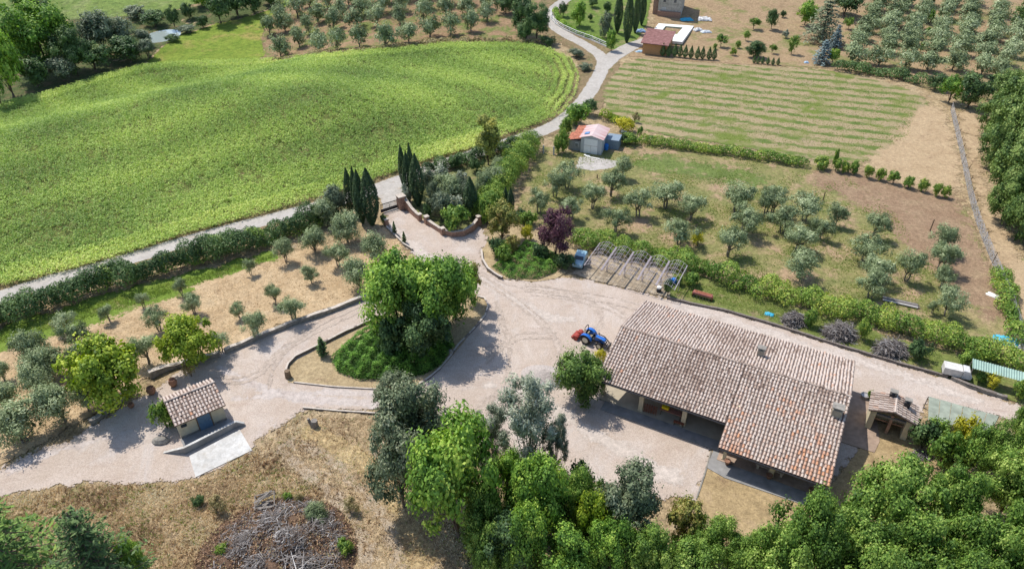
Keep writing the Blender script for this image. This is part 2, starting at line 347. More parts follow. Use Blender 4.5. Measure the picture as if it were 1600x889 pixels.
# grove left of the drive
sheet('straw_slope', wpoly([(-120, 580), (-20, 530), (60, 530), (140, 494), (220, 474), (300, 440), (400, 415), (440, 395), (500, 385), (570, 368), (607, 352), (628, 378), (640, 410), (580, 462), (500, 484), (420, 514), (350, 547), (290, 564), (200, 604), (150, 644), (60, 694), (0, 725), (-120, 770)]),
      groundmat('straw_slope', [(.3, (.50, .35, .20)), (.55, (.62, .46, .28)), (.75, (.70, .54, .35))], edge=.6, patches=[(.35, .6, .72, (.40, .27, .16)), (1.5, .62, .72, (.38, .26, .15))], fine=(.74, 1.2), fs=4), .5, 1.5)
M_green = groundmat('green_strip', [(.3, (.13, .22, .03)), (.7, (.24, .33, .06))], edge=1.1, patches=[(.35, .56, .66, (.36, .28, .16))], fine=(.65, 1.3))
sheet('green_strip', ribbon([(-60, 552), (0, 528), (70, 500), (160, 472), (250, 448), (340, 424), (430, 398)], [3.5, 3, 3, 2.6, 3, 3, 2.4]), M_green, .4, 2)
sheet('green_strip', ribbon([(-40, 545), (30, 524), (90, 512), (160, 490), (230, 468), (300, 455)], [4, 4, 3.4, 3, 2.4, 1.5]), M_green, .4, 2)
# yard
YARD = wpoly([(601, 332), (642, 327), (662, 345), (690, 362), (722, 368), (748, 355), (762, 372), (750, 398), (756, 420), (778, 436), (830, 441), (880, 434), (925, 439), (985, 454), (1045, 468), (1130, 487), (1210, 510), (1300, 540), (1400, 570), (1480, 592), (1565, 625), (1660, 655), (1660, 690), (1560, 650), (1480, 630), (1450, 622), (1435, 665), (1360, 655), (1352, 690), (1300, 752), (1130, 715), (1112, 702), (1088, 780), (1030, 776), (930, 752), (850, 735), (740, 690), (690, 655), (590, 641), (475, 638), (442, 662), (402, 690), (392, 706), (305, 748), (250, 752), (100, 757), (0, 775), (-160, 830), (-160, 790), (0, 733), (60, 702), (110, 688), (150, 662), (200, 632), (250, 606), (292, 572), (345, 552), (420, 522), (500, 491), (575, 466), (640, 432), (652, 405), (626, 372), (606, 350)])
def gravel():
    t = NT('gravel_yard'); 
    c = t.ramp(t.noise(.22, 6, .65, None, .6), [(.25, (.54, .43, .345)), (.5, (.62, .515, .435)), (.75, (.69, .60, .53))])
    f = t.ramp(t.noise(.16, 6, .7, None, 1.5, (1, .6, 1, .5)), [(.5, (0, 0, 0)), (.72, (1, 1, 1))]); c = t.mix(t.math('MULTIPLY', f, .6), c, (.66, .62, .60))
    f = t.ramp(t.noise(.5, 7, .7, None, 2.0, (.35, 1, 1, -.5)), [(.55, (0, 0, 0)), (.7, (1, 1, 1))]); c = t.mix(t.math('MULTIPLY', f, .55), c, (.44, .33, .27))
    f = t.ramp(t.noise(.09, 5, .6, None, 2.5), [(.48, (0, 0, 0)), (.62, (1, 1, 1))]); c = t.mix(t.math('MULTIPLY', f, .45), c, (.52, .42, .34))
    f = t.ramp(t.noise(.30, 3, .5, None, 5.0), [(.47, (0, 0, 0)), (.5, (1, 1, 1)), (.53, (0, 0, 0))]); c = t.mix(t.math('MULTIPLY', f, .35), c, (.44, .34, .28))
    nf = t.noise(9, 5, .8); fm = t.ramp(nf, [(.34, (.70 * GK,) * 3), (.66, (1.2 * GK,) * 3)])
    mm = t.n('ShaderNodeMix', data_type='RGBA', blend_type='MULTIPLY'); mm.inputs[0].default_value = 1; t.l(c, mm.inputs[6]); t.l(fm, mm.inputs[7])
    sh = t.bsdf(mm.outputs[2], .95, .1, bump=nf, bs=.4, bd=.03)
    e = t.math('ADD', t.attr('d'), t.math('MULTIPLY', t.math('SUBTRACT', t.noise(.8, 6, .8), .5), 3.4))
    tp = t.n('ShaderNodeBsdfTransparent'); mx = t.n('ShaderNodeMixShader'); t.l(t.math('GREATER_THAN', e, 0), mx.inputs[0]); t.l(tp.outputs[0], mx.inputs[1]); t.l(sh, mx.inputs[2])
    return t.done(mx.outputs[0])
sheet('gravel_yard', YARD, gravel(), .4, 1.6)
M_track = groundmat('wheel_track', [(.3, (.60, .52, .47)), (.7, (.68, .60, .55))], edge=.55, fine=(.8, 1.15), bs=.3, bd=.03, patches=[(.6, .5, .66, (.56, .47, .42))])
sheet('wheel_track', ribbon([(340, 572), (390, 600), (460, 622), (590, 632)], [.5, 1.0, 1.1, .9]), M_track, .3, 1.2)
sheet('wheel_track', ribbon([(360, 625), (430, 618), (520, 612), (590, 617)], [.4, .9, .8, .7]), M_track, .3, 1.2)
sheet('wheel_track', ribbon([(10, 738), (80, 705), (150, 690), (220, 668)], [.8, .8, .7, .3]), M_track, .3, 1.2)
M_tyre = groundmat('tyre_track', [(.3, (.56, .46, .38)), (.7, (.62, .52, .445))], edge=.3, fine=(.7, 1.2), bs=.3, bd=.03)
M_pale = groundmat('worn_gravel', [(.3, (.64, .55, .475)), (.7, (.70, .61, .54))], edge=1.0, fine=(.78, 1.15), bs=.3, bd=.03)
sheet('worn_gravel', ribbon([(610, 350), (660, 400), (720, 420), (790, 460), (860, 500), (900, 500)], [.8, 1.4, 1.2, 1.6, 1.4, .8]), M_pale, .3, 1.4)
sheet('worn_gravel', ribbon([(1060, 480), (1150, 505), (1300, 552), (1420, 590), (1540, 630)], [.8, 1.0, 1.2, 1.2, 1]), M_pale, .3, 1.4)
sheet('worn_gravel', ribbon([(760, 600), (840, 620), (930, 680), (1020, 730), (1070, 750)], [1, 1.8, 1.4, 1.8, 1]), M_pale, .3, 1.4)
for tr_ in ([(740, 410), (800, 440), (870, 450), (930, 470), (945, 500), (915, 520)], [(700, 400), (770, 440), (840, 490), (880, 540), (860, 600)], [(830, 452), (900, 460), (960, 478), (985, 500)], [(775, 470), (800, 540), (790, 600), (740, 640)], [(870, 520), (800, 520), (760, 560)],
            [(500, 500), (440, 540), (400, 590), (330, 590)], [(560, 480), (490, 512), (430, 552), (420, 600)], [(1080, 500), (980, 470), (900, 455), (820, 446)]):
    for off in (0, 9): sheet('tyre_track', ribbon([(a, b + off) for a, b in tr_], .30), M_tyre, .15, .35)
M_isl = groundmat('island_lawn', [(.3, (.40, .30, .17)), (.6, (.54, .42, .25)), (.8, (.32, .28, .12))], edge=.12, patches=[(.7, .6, .72, (.32, .22, .14))], fine=(.7, 1.25))
ISL = [(450, 598), (447, 582), (456, 567), (500, 543), (565, 511), (640, 476), (700, 440), (738, 455), (762, 472), (758, 492), (722, 538), (703, 562), (672, 592), (640, 606), (600, 608), (520, 605), (462, 599)]
sheet('island_bed', wpoly(ISL), M_isl, .3, .4)
ISR = [(753, 392), (756, 412), (764, 422), (782, 434), (835, 441), (868, 436), (893, 422), (900, 395), (872, 362), (815, 352), (790, 360), (765, 372)]
sheet('juniper_soil', wpoly([(520, 562), (545, 537), (577, 518), (615, 503), (660, 503), (703, 522), (708, 545), (688, 572), (662, 586), (618, 594), (560, 593), (528, 582)]), groundmat('bed_undergrowth', [(.3, (.04, .08, .02)), (.7, (.08, .13, .03))], edge=.1), .3, .2)
sheet('corner_bed', wpoly(ISR), M_isl, .3, .4)
M_vg = groundmat('verge_grass', [(.3, (.15, .20, .05)), (.55, (.23, .26, .08)), (.75, (.36, .25, .15))], edge=.5, patches=[(.4, .55, .66, (.40, .30, .18)), (1.2, .6, .7, (.12, .18, .04))], fine=(.6, 1.3))
sheet('verge_grass', wpoly([(1040, 466), (1040, 420), (1080, 425), (1150, 448), (1210, 470), (1300, 496), (1400, 530), (1480, 548), (1520, 560), (1640, 600), (1660, 650), (1565, 620), (1480, 589), (1400, 567), (1300, 536), (1210, 507), (1130, 484)]), M_vg, .4, .6)
sheet('dry_lawn', wpoly([(1112, 702), (1130, 716), (1300, 757), (1352, 690), (1360, 660), (1372, 662), (1430, 668), (1470, 690), (1520, 760), (1500, 800), (1300, 900), (1150, 880), (1120, 830), (1088, 780)]),
      groundmat('dry_lawn', [(.3, (.36, .26, .14)), (.55, (.47, .35, .19)), (.8, (.54, .40, .25))], edge=.12, patches=[(.4, .6, .7, (.30, .20, .12))], fine=(.72, 1.25)), .4, .6)
sheet('stone_parking', wpoly([(915, 402), (962, 398), (1010, 412), (1050, 425), (1046, 466), (985, 452), (925, 438), (895, 428)]),
      groundmat('stone_parking', [(.3, (.36, .28, .19)), (.6, (.50, .41, .30)), (.8, (.30, .26, .13))], edge=.2, patches=[(1.4, .55, .62, (.56, .48, .38)), (2.5, .58, .64, (.22, .17, .11))], fine=(.7, 1.25)), .3, .5)
# foreground slope
sheet('rough_slope', wpoly([(395, 700), (440, 665), (480, 642), (590, 645), (640, 700), (660, 760), (700, 830), (800, 960), (500, 960), (380, 960), (520, 800), (470, 740)]),
      groundmat('rough_slope', [(.3, (.43, .32, .19)), (.55, (.55, .42, .26)), (.75, (.42, .33, .21))], edge=1.2, patches=[(.5, .56, .68, (.34, .24, .15)), (1.1, .6, .7, (.19, .20, .07)), (.25, .6, .7, (.52, .46, .38))], fine=(.55, 1.35), bs=.9, bd=.12, fs=5), .4, 2, 1)
M_rut = groundmat('dirt_rut', [(.3, (.48, .38, .27)), (.7, (.58, .48, .36))], edge=.7, patches=[(.8, .5, .62, (.46, .33, .19))], fine=(.6, 1.25))
sheet('dirt_rut', ribbon([(445, 690), (500, 706), (550, 745), (590, 790), (620, 850), (630, 920)], [1.2, 1.0, 1.1, 1.0, 1.2, 1.2]), M_rut, .3, 1.4)
sheet('dirt_rut', ribbon([(430, 700), (470, 730), (520, 770), (556, 815), (575, 860), (580, 920)], [1.0, .8, .9, .9, 1, 1]), M_rut, .3, 1.4)
M_gold = groundmat('golden_grass', [(.3, (.50, .37, .19)), (.7, (.62, .48, .27))], edge=.9, patches=[(1.0, .52, .64, (.40, .28, .15))], fine=(.55, 1.3), fs=5)
sheet('golden_grass', ribbon([(480, 672), (540, 700), (590, 740), (625, 790), (655, 850), (670, 920)], [1.6, 2.0, 2.0, 1.8, 2.2, 2.4]), M_gold, .3, 2)
# pond
pond = G(252, 54)
t_ = NT('pond_water'); M_water = t_.done(t_.bsdf((.30, .35, .33), .05, .9, bump=t_.noise(2, 3), bs=.03, bd=.02))
mb = MB(); pts = [(-88 + 5.0 * math.cos(k * .2244), 183 + 6.6 * math.sin(k * .2244)) for k in range(28)]
mb.prism(pts, -4.3, -3.46); o = mb.build('pond_water', M_water); o['kind'] = 'structure'
# ============================================================ leaves
def cards(Pt, N, size, asp=.5, rs=None, droop=0.0):
    """pointed leaf sprays: rhombs centred on Pt facing N"""
    n = len(Pt); rs = rs or np.random.RandomState(1)
    N = N / (np.linalg.norm(N, axis=1, keepdims=True) + 1e-9)
    rv = rs.normal(size=(n, 3)); U = np.cross(N, rv); U /= np.linalg.norm(U, axis=1, keepdims=True) + 1e-9; W = np.cross(N, U)
    s = (size * (.65 + .7 * rs.rand(n)))[:, None]
    a = Pt - U * s * .5; c = Pt + U * s * .5; k = N * s * .12
    b = Pt - W * s * asp * .5 - k; d = Pt + W * s * asp * .5 - k
    V = np.stack([a, b, c, d], 1).reshape(-1, 3)
    F = np.arange(4 * n).reshape(n, 4)
    return V, F
def leaf_mesh(name, Pt, N, size, var, asp=.5, seed=1):
    V, F = cards(Pt, N, size, asp, np.random.RandomState(seed))
    return np_mesh(name, V, F, var=np.repeat(var, 4))
def lobed(seed, Rr, Ht, base, nl, lobe, nleaf, size, flat=1.0, up=.35, shell=.8, spread=.35):
    """points/normals/var for a crown of lobes inside an ellipsoid"""
    rs = np.random.RandomState(seed); Ps = []; Ns = []; Vs = []; cz = (Ht + base) / 2; hz = (Ht - base) / 2
    lobes = []
    for i in range(nl):
        d = rs.normal(size=3); d[2] = d[2] * flat + .25; d /= np.linalg.norm(d)
        lr = Rr * lobe * rs.uniform(.65, 1.35)
        rad = rs.uniform(.55, 1.0) if i > nl * .2 else rs.uniform(.0, .5)
        k = max(0.0, 1 - lr / Rr * .85)
        lobes.append((d * np.array([Rr, Rr, hz]) * k * rad + np.array([0, 0, cz]), lr, rs.uniform(-spread, spread) * .5))
    wsum = sum(l[1] ** 2 for l in lobes); C0 = np.array([0, 0, cz])
    for c, lr, lv in lobes:
        m = max(8, int(nleaf * lr ** 2 / wsum)); nt_ = max(4, m // 16); d = rs.normal(size=(nt_, 3)); out = (c - C0) / Rr
        d += out * .9 + np.array([0, 0, up]); d /= np.linalg.norm(d, axis=1, keepdims=True)
        # twig ends poke out of the lobe by different amounts; sprays gather round them
        rt = lr * (shell + (1.0 - shell) * rs.rand(nt_)) * rs.choice([.85, 1.0, 1.0, 1.22], nt_)
        tw = c + d * rt[:, None]; tv = rs.normal(size=nt_) * .13
        k = rs.randint(nt_, size=m); sg = min(.30, lr * .26) * (.7 + .6 * rs.rand(nt_))
        p = tw[k] + rs.normal(size=(m, 3)) * sg[k][:, None] * np.array([1, 1, .8]) - d[k] * (rs.rand(m) ** 2 * lr * .35)[:, None]
        p[:, 2] = C0[2] + (p[:, 2] - C0[2]) * min(1.0, hz / Rr * 1.15 + .15)
        p[:, 2] = np.maximum(p[:, 2], base * .5 + .05)
        Ps.append(p); Ns.append(d[k] * 1.0 + (p - tw[k]) / sg[k][:, None] * .25 + rs.normal(size=(m, 3)) * .38 + np.array([0, 0, .2])); Vs.append(np.clip(.5 + lv + tv[k] + rs.normal(size=m) * .12, 0, 1))
    return np.concatenate(Ps), np.concatenate(Ns), np.concatenate(Vs), lobes
def limbs(seed, lobes, base, r0, multi=1, lean=.1):
    mb = MB(); rg = random.Random(seed)
    for k in range(multi):
        a = rg.uniform(0, 6.28); off = Vector((math.cos(a), math.sin(a), 0)) * (r0 * .9 if multi > 1 else 0)
        top = Vector((math.cos(a) * base * (.35 if multi > 1 else lean), math.sin(a) * base * (.35 if multi > 1 else lean), base * 1.05))
        mid = top * .5 + off + Vector((rg.uniform(-.1, .1), rg.uniform(-.1, .1), 0)) * base * .5
        mb.tube([off * 1.3 - Vector((0, 0, .15)), off, mid, top], r0 * (1.25 if multi == 1 else .8), 7, r0 * .6)
        for (c, lr, lv) in (lobes[k::multi])[:7]:
            c = Vector(c); m = top.lerp(c, .5) + Vector((0, 0, -.08 * (c - top).length))
            mb.tube([top, m, c], r0 * .45, 5, r0 * .1)
    return mb
BARK = simple('bark', (.16, .12, .09), .9, var=.3, scale=9)
BARKG = simple('olive_bark', (.24, .21, .17), .9, var=.3, scale=9)
PROTO = {}
def proto(kind, R_, H_, crown_me, trunk_me): PROTO.setdefault(kind, []).append((R_, H_, crown_me, trunk_me))
def mk(kind, n, mat, bark, Rr, Ht, base, nl, lobe, nleaf, size, asp=.5, r0=.15, multi=1, trunk=True, **kw):
    for i in range(n):
        sd = hash_(kind) + i * 17
        p, N, v, lb = lobed(sd, Rr, Ht, base, nl, lobe, nleaf, size, **kw)
        me = leaf_mesh('crown', p, N, size, v, asp, sd); me.materials.append(mat)
        tm = None
        if trunk:
            mb = limbs(sd, lb, max(base, .3), r0, multi); tm = bpy.data.meshes.new('trunk'); tm.from_pydata(mb.v, [], mb.f); tm.materials.append(bark)
            tm.polygons.foreach_set('use_smooth', np.ones(len(tm.polygons), bool))
        proto(kind, Rr, Ht, me, tm)
def hash_(s): return sum(ord(c) * (i + 3) for i, c in enumerate(s)) % 9973

L_olive = leafmat('olive_leaves', [(.1, (.075, .10, .045)), (.45, (.16, .205, .10)), (.75, (.26, .305, .165)), (1, (.38, .42, .26))], .18, .12)
L_bright = leafmat('bright_leaves', [(.1, (.035, .085, .015)), (.45, (.10, .19, .03)), (.75, (.19, .30, .045)), (1, (.34, .42, .08))], .24)
L_lime = leafmat('lime_leaves', [(.1, (.05, .09, .01)), (.45, (.13, .195, .018)), (.75, (.225, .29, .03)), (1, (.36, .39, .05))], .25)
L_oak = leafmat('oak_leaves', [(.1, (.035, .075, .015)), (.45, (.095, .17, .03)), (.75, (.18, .26, .05)), (1, (.31, .38, .10))], .22)
L_holm = leafmat('holm_leaves', [(.1, (.04, .058, .032)), (.5, (.10, .13, .07)), (.8, (.17, .195, .115)), (1, (.28, .29, .19))], .15)
L_dark = leafmat('dark_leaves', [(.1, (.025, .05, .02)), (.5, (.055, .10, .035)), (.8, (.10, .155, .05)), (1, (.16, .22, .08))], .2)
L_cyp = leafmat('cypress_leaves', [(.1, (.018, .038, .018)), (.5, (.04, .07, .027)), (.8, (.065, .10, .035)), (1, (.10, .14, .05))], .1)
L_silver = leafmat('silver_leaves', [(.1, (.07, .09, .06)), (.45, (.17, .20, .14)), (.75, (.28, .31, .23)), (1, (.42, .44, .36))], .2)
L_silver2 = leafmat('willow_leaves', [(.1, (.045, .065, .04)), (.45, (.10, .13, .08)), (.75, (.17, .20, .125)), (1, (.26, .28, .19))], .2)
L_hedge = leafmat('hedge_leaves', [(.1, (.035, .08, .014)), (.45, (.095, .17, .03)), (.75, (.19, .265, .045)), (1, (.34, .35, .07))], .2)
L_purple = leafmat('plum_leaves', [(.1, (.03, .012, .022)), (.5, (.075, .030, .048)), (.8, (.13, .06, .075)), (1, (.16, .12, .08))], .2)
L_juni = leafmat('juniper_leaves', [(.1, (.015, .05, .008)), (.4, (.05, .12, .016)), (.7, (.11, .22, .03)), (1, (.2, .33, .06))], .15, .02)
L_yellow = leafmat('yellow_leaves', [(.1, (.16, .17, .02)), (.5, (.34, .32, .03)), (1, (.50, .45, .05))], .25)
L_mag = leafmat('mottled_leaves', [(.1, (.06, .09, .02)), (.4, (.16, .17, .04)), (.7, (.27, .23, .07)), (1, (.36, .27, .14))], .2)
L_blue = leafmat('spruce_needles', [(.1, (.05, .08, .08)), (.5, (.11, .16, .16)), (1, (.22, .28, .28))], .1)
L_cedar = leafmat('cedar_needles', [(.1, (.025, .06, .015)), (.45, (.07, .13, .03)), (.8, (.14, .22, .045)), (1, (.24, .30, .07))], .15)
L_dry = leafmat('dry_leaves', [(.1, (.14, .12, .05)), (.5, (.24, .21, .10)), (1, (.34, .28, .15))], .2)

mk('olive', 7, L_olive, BARKG, 2.0, 3.4, .75, 22, .30, 3600, .22, .34, .13, 2, up=.2, shell=.5, flat=.8, spread=.4)
mk('olive_dense', 5, L_olive, BARKG, 2.0, 3.2, .3, 22, .36, 4400, .23, .36, .14, 2, up=.35, shell=.6, flat=.9, spread=.4)
mk('olive_far', 5, L_olive, BARKG, 2.2, 3.0, .25, 12, .42, 1500, .36, .42, .16, 1, up=.4, shell=.7)
mk('maple', 3, L_lime, BARK, 3.2, 5.6, .7, 40, .24, 11000, .25, .75, .17, 1, up=.4, shell=.6, spread=.5)
mk('bright', 5, L_bright, BARK, 3.6, 7.0, .25, 52, .24, 17000, .24, .65, .2, 1, up=.4, shell=.6, spread=.5)
mk('oak', 6, L_oak, BARK, 4.3, 6.6, .4, 70, .20, 24000, .23, .66, .25, 1, up=.5, shell=.6, spread=.5)
mk('holm', 4, L_holm, BARK, 3.2, 6.8, .3, 44, .25, 15000, .22, .6, .18, 1, up=.4, shell=.6, spread=.5)
mk('dark', 4, L_dark, BARK, 3.0, 6.2, .2, 40, .26, 12000, .24, .6, .18, 1, up=.35, shell=.6, spread=.5)
mk('silver', 3, L_silver, BARKG, 2.6, 7.0, .3, 44, .22, 11000, .26, .26, .15, 2, up=.5, shell=.45, spread=.4)
L_bush = leafmat('bush_leaves', [(.1, (.025, .055, .012)), (.45, (.07, .125, .025)), (.75, (.13, .20, .04)), (1, (.24, .30, .08))], .18)
mk('big_bush', 2, L_bush, BARK, 2.8, 4.4, .05, 40, .28, 13000, .24, .5, .12, 3, up=.4, shell=.6, spread=.5)
mk('mid_far', 4, L_dark, BARK, 3.0, 5.6, .2, 26, .30, 4000, .36, .6, .2, 1, up=.4, spread=.5)
mk('bright_far', 4, L_bright, BARK, 3.0, 5.2, .3, 24, .30, 4000, .36, .6, .2, 1, up=.4, spread=.5)
mk('grey_far', 3, L_silver2, BARK, 3.0, 4.8, .1, 26, .30, 4200, .36, .5, .2, 1, up=.4, spread=.5)
mk('poplar', 1, leafmat('poplar_leaves', [(.1, (.09, .11, .03)), (.45, (.22, .24, .06)), (.8, (.38, .36, .08)), (1, (.50, .42, .10))], .25), BARK, 1.7, 7.0, .3, 44, .34, 5200, .26, .5, .12, 1, up=.5, shell=.4)
mk('shrub', 5, L_hedge, BARK, 1.15, 1.6, .05, 16, .36, 2200, .17, .6, .05, 3, up=.4, shell=.6)
mk('shrub_dark', 4, L_dark, BARK, 1.2, 1.6, .05, 16, .36, 2200, .18, .6, .05, 3, up=.4, shell=.6)
mk('shrub_silver', 3, L_silver, BARKG, 1.2, 1.7, .05, 18, .32, 2000, .20, .35, .05, 3, up=.3, shell=.5)
mk('shrub_yellow', 2, L_yellow, BARK, 1.0, 1.2, .05, 12, .4, 1300, .15, .5, .04, 3, up=.4)
mk('shrub_mottled', 3, L_mag, BARK, 2.0, 4.0, .15, 30, .27, 5600, .22, .6, .09, 2, up=.3, shell=.5)
mk('shrub_dry', 2, L_dry, BARK, 1.0, 1.0, .05, 12, .36, 1100, .16, .3, .04, 3, up=.3)
mk('plum', 1, L_purple, BARK, 2.4, 5.0, .15, 36, .27, 10000, .2, .55, .12, 1, up=.35, shell=.5)
mk('small_fruit', 4, L_oak, BARK, 1.2, 2.1, .4, 12, .36, 1200, .22, .5, .07, 1, up=.3)
# columnar cypress
def spindle(seed, Rr, Ht, n, size, wide=.35, p=1.6):
    rs = np.random.RandomState(seed); t = rs.rand(n) ** .9; z = t * Ht; a = rs.rand(n) * 6.283
    prof = np.minimum(1, (t + .02) / wide) ** .6 * np.clip(1 - np.clip((t - wide) / (1 - wide), 0, 1) ** p, .03, 1)
    groove = .96 + .05 * np.sin(a * 5 + z * 1.3) + .06 * np.sin(a * 9 - z * 2.1)
    r = Rr * prof * groove * (.82 + .2 * rs.rand(n)); P_ = np.stack([r * np.cos(a), r * np.sin(a), z + .1], 1)
    N = np.stack([np.cos(a), np.sin(a), np.full(n, .35)], 1) + rs.normal(size=(n, 3)) * .4
    return P_, N, np.clip(.5 + rs.normal(size=n) * .18 + .12 * np.sin(a * 5 + z * 1.3), 0, 1)
def tm_simple(h, r, bark=BARK):
    mb = MB(); mb.tube([(0, 0, -.2), (0, 0, h * .5), (.02, 0, h)], r, 7, r * .3); tm = bpy.data.meshes.new('trunk'); tm.from_pydata(mb.v, [], mb.f); tm.materials.append(bark); return tm
for i in range(4):
    p, N, v = spindle(300 + i, .85, 9, 8500, .22, .4, 2.0); me = leaf_mesh('crown', p, N, .20, v, .4, 5 + i); me.materials.append(L_cyp); proto('cypress', .85, 9, me, tm_simple(8, .14))
for i in range(3):
    p, N, v = spindle(330 + i, .55, 1.7, 700, .16, .3, 1.2); me = leaf_mesh('crown', p, N, .2, v, .4, 5 + i); me.materials.append(L_dark); proto('small_cone', .55, 1.7, me, tm_simple(1.3, .05))
# conifers: whorls of drooping boughs
def conifer(seed, Rr, Ht, tiers, per, size, droop=.18, dens=34, top=.06):
    rs = np.random.RandomState(seed); Ps = []; Ns = []; Vs = []; mb = MB(); mb.tube([(0, 0, -.3), (0, 0, Ht * .5), (0, 0, Ht)], .18, 7, .03)
    for i in range(tiers):
        t = (i + .5) / tiers; z0 = Ht * (.06 + .92 * t); L = Rr * ((1 - t) ** .8 + top)
        for k in range(per):
            a = 6.283 * (k + rs.rand()) / per; l = L * rs.uniform(.7, 1.1); m = int(dens * l / Rr * rs.uniform(.8, 1.2)) + 6
            s = rs.rand(m) ** .7; w_ = (rs.rand(m) - .5) * l * .5 * np.sin(np.clip(s * 3, 0, 3.0)); z = z0 - l * droop * s * s * 1.6 + rs.normal(size=m) * .05 + .02
            x = np.cos(a) * l * s - np.sin(a) * w_; y = np.sin(a) * l * s + np.cos(a) * w_
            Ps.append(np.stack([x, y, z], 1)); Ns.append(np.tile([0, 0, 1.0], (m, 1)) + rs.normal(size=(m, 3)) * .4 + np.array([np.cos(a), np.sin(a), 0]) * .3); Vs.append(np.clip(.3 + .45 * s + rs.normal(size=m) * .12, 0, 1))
            mb.tube([(0, 0, z0), (math.cos(a) * l * .5, math.sin(a) * l * .5, z0 - l * droop * .4), (math.cos(a) * l, math.sin(a) * l, z0 - l * droop * 1.6)], .04, 4, .01)
    tm = bpy.data.meshes.new('trunk'); tm.from_pydata(mb.v, [], mb.f); tm.materials.append(BARK)
    return np.concatenate(Ps), np.concatenate(Ns), np.concatenate(Vs), tm
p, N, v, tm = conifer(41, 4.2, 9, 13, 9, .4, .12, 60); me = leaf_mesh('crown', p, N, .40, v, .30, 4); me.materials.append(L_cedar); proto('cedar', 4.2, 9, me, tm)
p, N, v, tm = conifer(42, 2.4, 7, 16, 9, .3, -.12, 44, .18); me = leaf_mesh('crown', p, N, .30, v, .30, 4); me.materials.append(L_dark); proto('pine', 2.4, 7, me, tm)
p, N, v, tm = conifer(43, 2.0, 5, 12, 9, .3, .05, 24); me = leaf_mesh('crown', p, N, .34, v, .4, 4); me.materials.append(L_blue); proto('spruce', 2.0, 5, me, tm)
p, N, v, tm = conifer(44, 3.2, 8, 12, 9, .4, .05, 24, .2); me = leaf_mesh('crown', p, N, .45, v, .4, 4); me.materials.append(L_holm); proto('far_pine', 3.2, 8, me, tm)
p, N, v, tm = conifer(45, .55, 1.5, 9, 6, .2, -.2, 14, .1); me = leaf_mesh('crown', p, N, .2, v, .35, 4); me.materials.append(L_dark); proto('young_pine', .55, 1.5, me, tm)

COUNT = {}
def T(kind, name, px, py, wpx, ytop, label, cat='tree', group=None, hmul=1.0, squash=None, zoff=0.0):
    """plant one tree: (px, py) foot of the trunk in the photograph, wpx crown width, ytop its top"""
    b = G(px, py); s = scale_at((b.x, b.y, b.z + 2)); r = wpx / s / 2
    h = height_to(b, ytop) * hmul
    return T_at(kind, name, b, r, h, label, cat, group)
def T_at(kind, name, b, r, h, label, cat='tree', group=None):
    pr = PROTO[kind]; k = COUNT.get(kind, 0); COUNT[kind] = k + 1
    R0, H0, cme, tme = pr[k % len(pr)]
    o = thing(name, label, cat, (b[0], b[1], b[2] - .02), rnd.uniform(0, 6.28), group); o.scale = (r / R0, r / R0, h / H0)
    link(bpy.data.objects.new('crown', cme), o)
    if tme is not None: link(bpy.data.objects.new('trunk' if cat == 'tree' else 'stem', tme), o)
    return o
# ============================================================ hedges and ground cover
def along(pts, step):
    out = []
    for a, b in zip(pts[:-1], pts[1:]):
        a = Vector(a); b = Vector(b); n = max(1, int((b - a).length / step))
        for i in range(n): out.append((a.lerp(b, i / n), (b - a).normalized()))
    return out
def hedge(name, px, wd, ht, mat, label, dens=70, size=.22, seed=3, lump=.35, period=2.2, cat='hedge', asp=.6, gaps=0):
    """leaf mass along photo foot points; lumpy in height and width. One thing with stems inside."""
    rs = np.random.RandomState(seed); pts = [G(a, b) for a, b in px]; Ps = []; Ns = []; Vs = []
    o0 = pts[0]; root = thing(name, label, cat, tuple(o0)); sm = MB(); stems = []
    path = along(pts, period * .5)
    for i, (c, d) in enumerate(path):
        q = rs.rand()
        if gaps and rs.rand() < gaps: continue
        k = 1 + lump * (q - .5) * 2; w_ = wd * k * .5; h_ = ht * (1 + lump * (rs.rand() - .5) * 1.6); side = Vector((-d.y, d.x, 0)) * rs.uniform(-.15, .15) * wd
        m = int(dens * period * .5 * (w_ + h_) * 1.6); di = rs.normal(size=(m, 3)); di[:, 2] = np.abs(di[:, 2]) * 1.1 - .25; di /= np.linalg.norm(di, axis=1, keepdims=True)
        kn = rs.normal(size=(6, 3)); kn /= np.linalg.norm(kn, axis=1, keepdims=True); knob = np.clip((di @ kn.T).max(1), 0, 1) ** 3
        r = (.72 + .3 * rs.rand(m)) * (.82 + .3 * knob); sx = period * .62
        L = np.stack([di[:, 0] * sx * r, di[:, 1] * w_ * r, h_ * .42 + di[:, 2] * h_ * .58 * r], 1); L[:, 2] = np.abs(L[:, 2])
        ax = np.array([d.x, d.y, 0]); ay = np.array([-d.y, d.x, 0]); cc = np.array([c.x + side.x - o0.x, c.y + side.y - o0.y, H(c.x, c.y) - o0.z])
        Ps.append(cc + L[:, :1] * ax + L[:, 1:2] * ay + L[:, 2:3] * np.array([0, 0, 1.0]))
        Ns.append(di[:, :1] * ax + di[:, 1:2] * ay + di[:, 2:3] * np.array([0, 0, 1.0]) + rs.normal(size=(m, 3)) * .5)
        Vs.append(np.clip(.5 + (q - .5) * .35 + rs.normal(size=m) * .15 + .1 * knob, 0, 1))
        stems.append((cc[0], cc[1], cc[2] + .15 + .1 * (i % 2)))
    me = leaf_mesh('foliage', np.concatenate(Ps), np.concatenate(Ns), size, np.concatenate(Vs), asp, seed); me.materials.append(mat)
    link(bpy.data.objects.new('foliage', me), root); sm.tube(stems, .05, 5, .05); sm.build('stem', BARK, root)
    return root
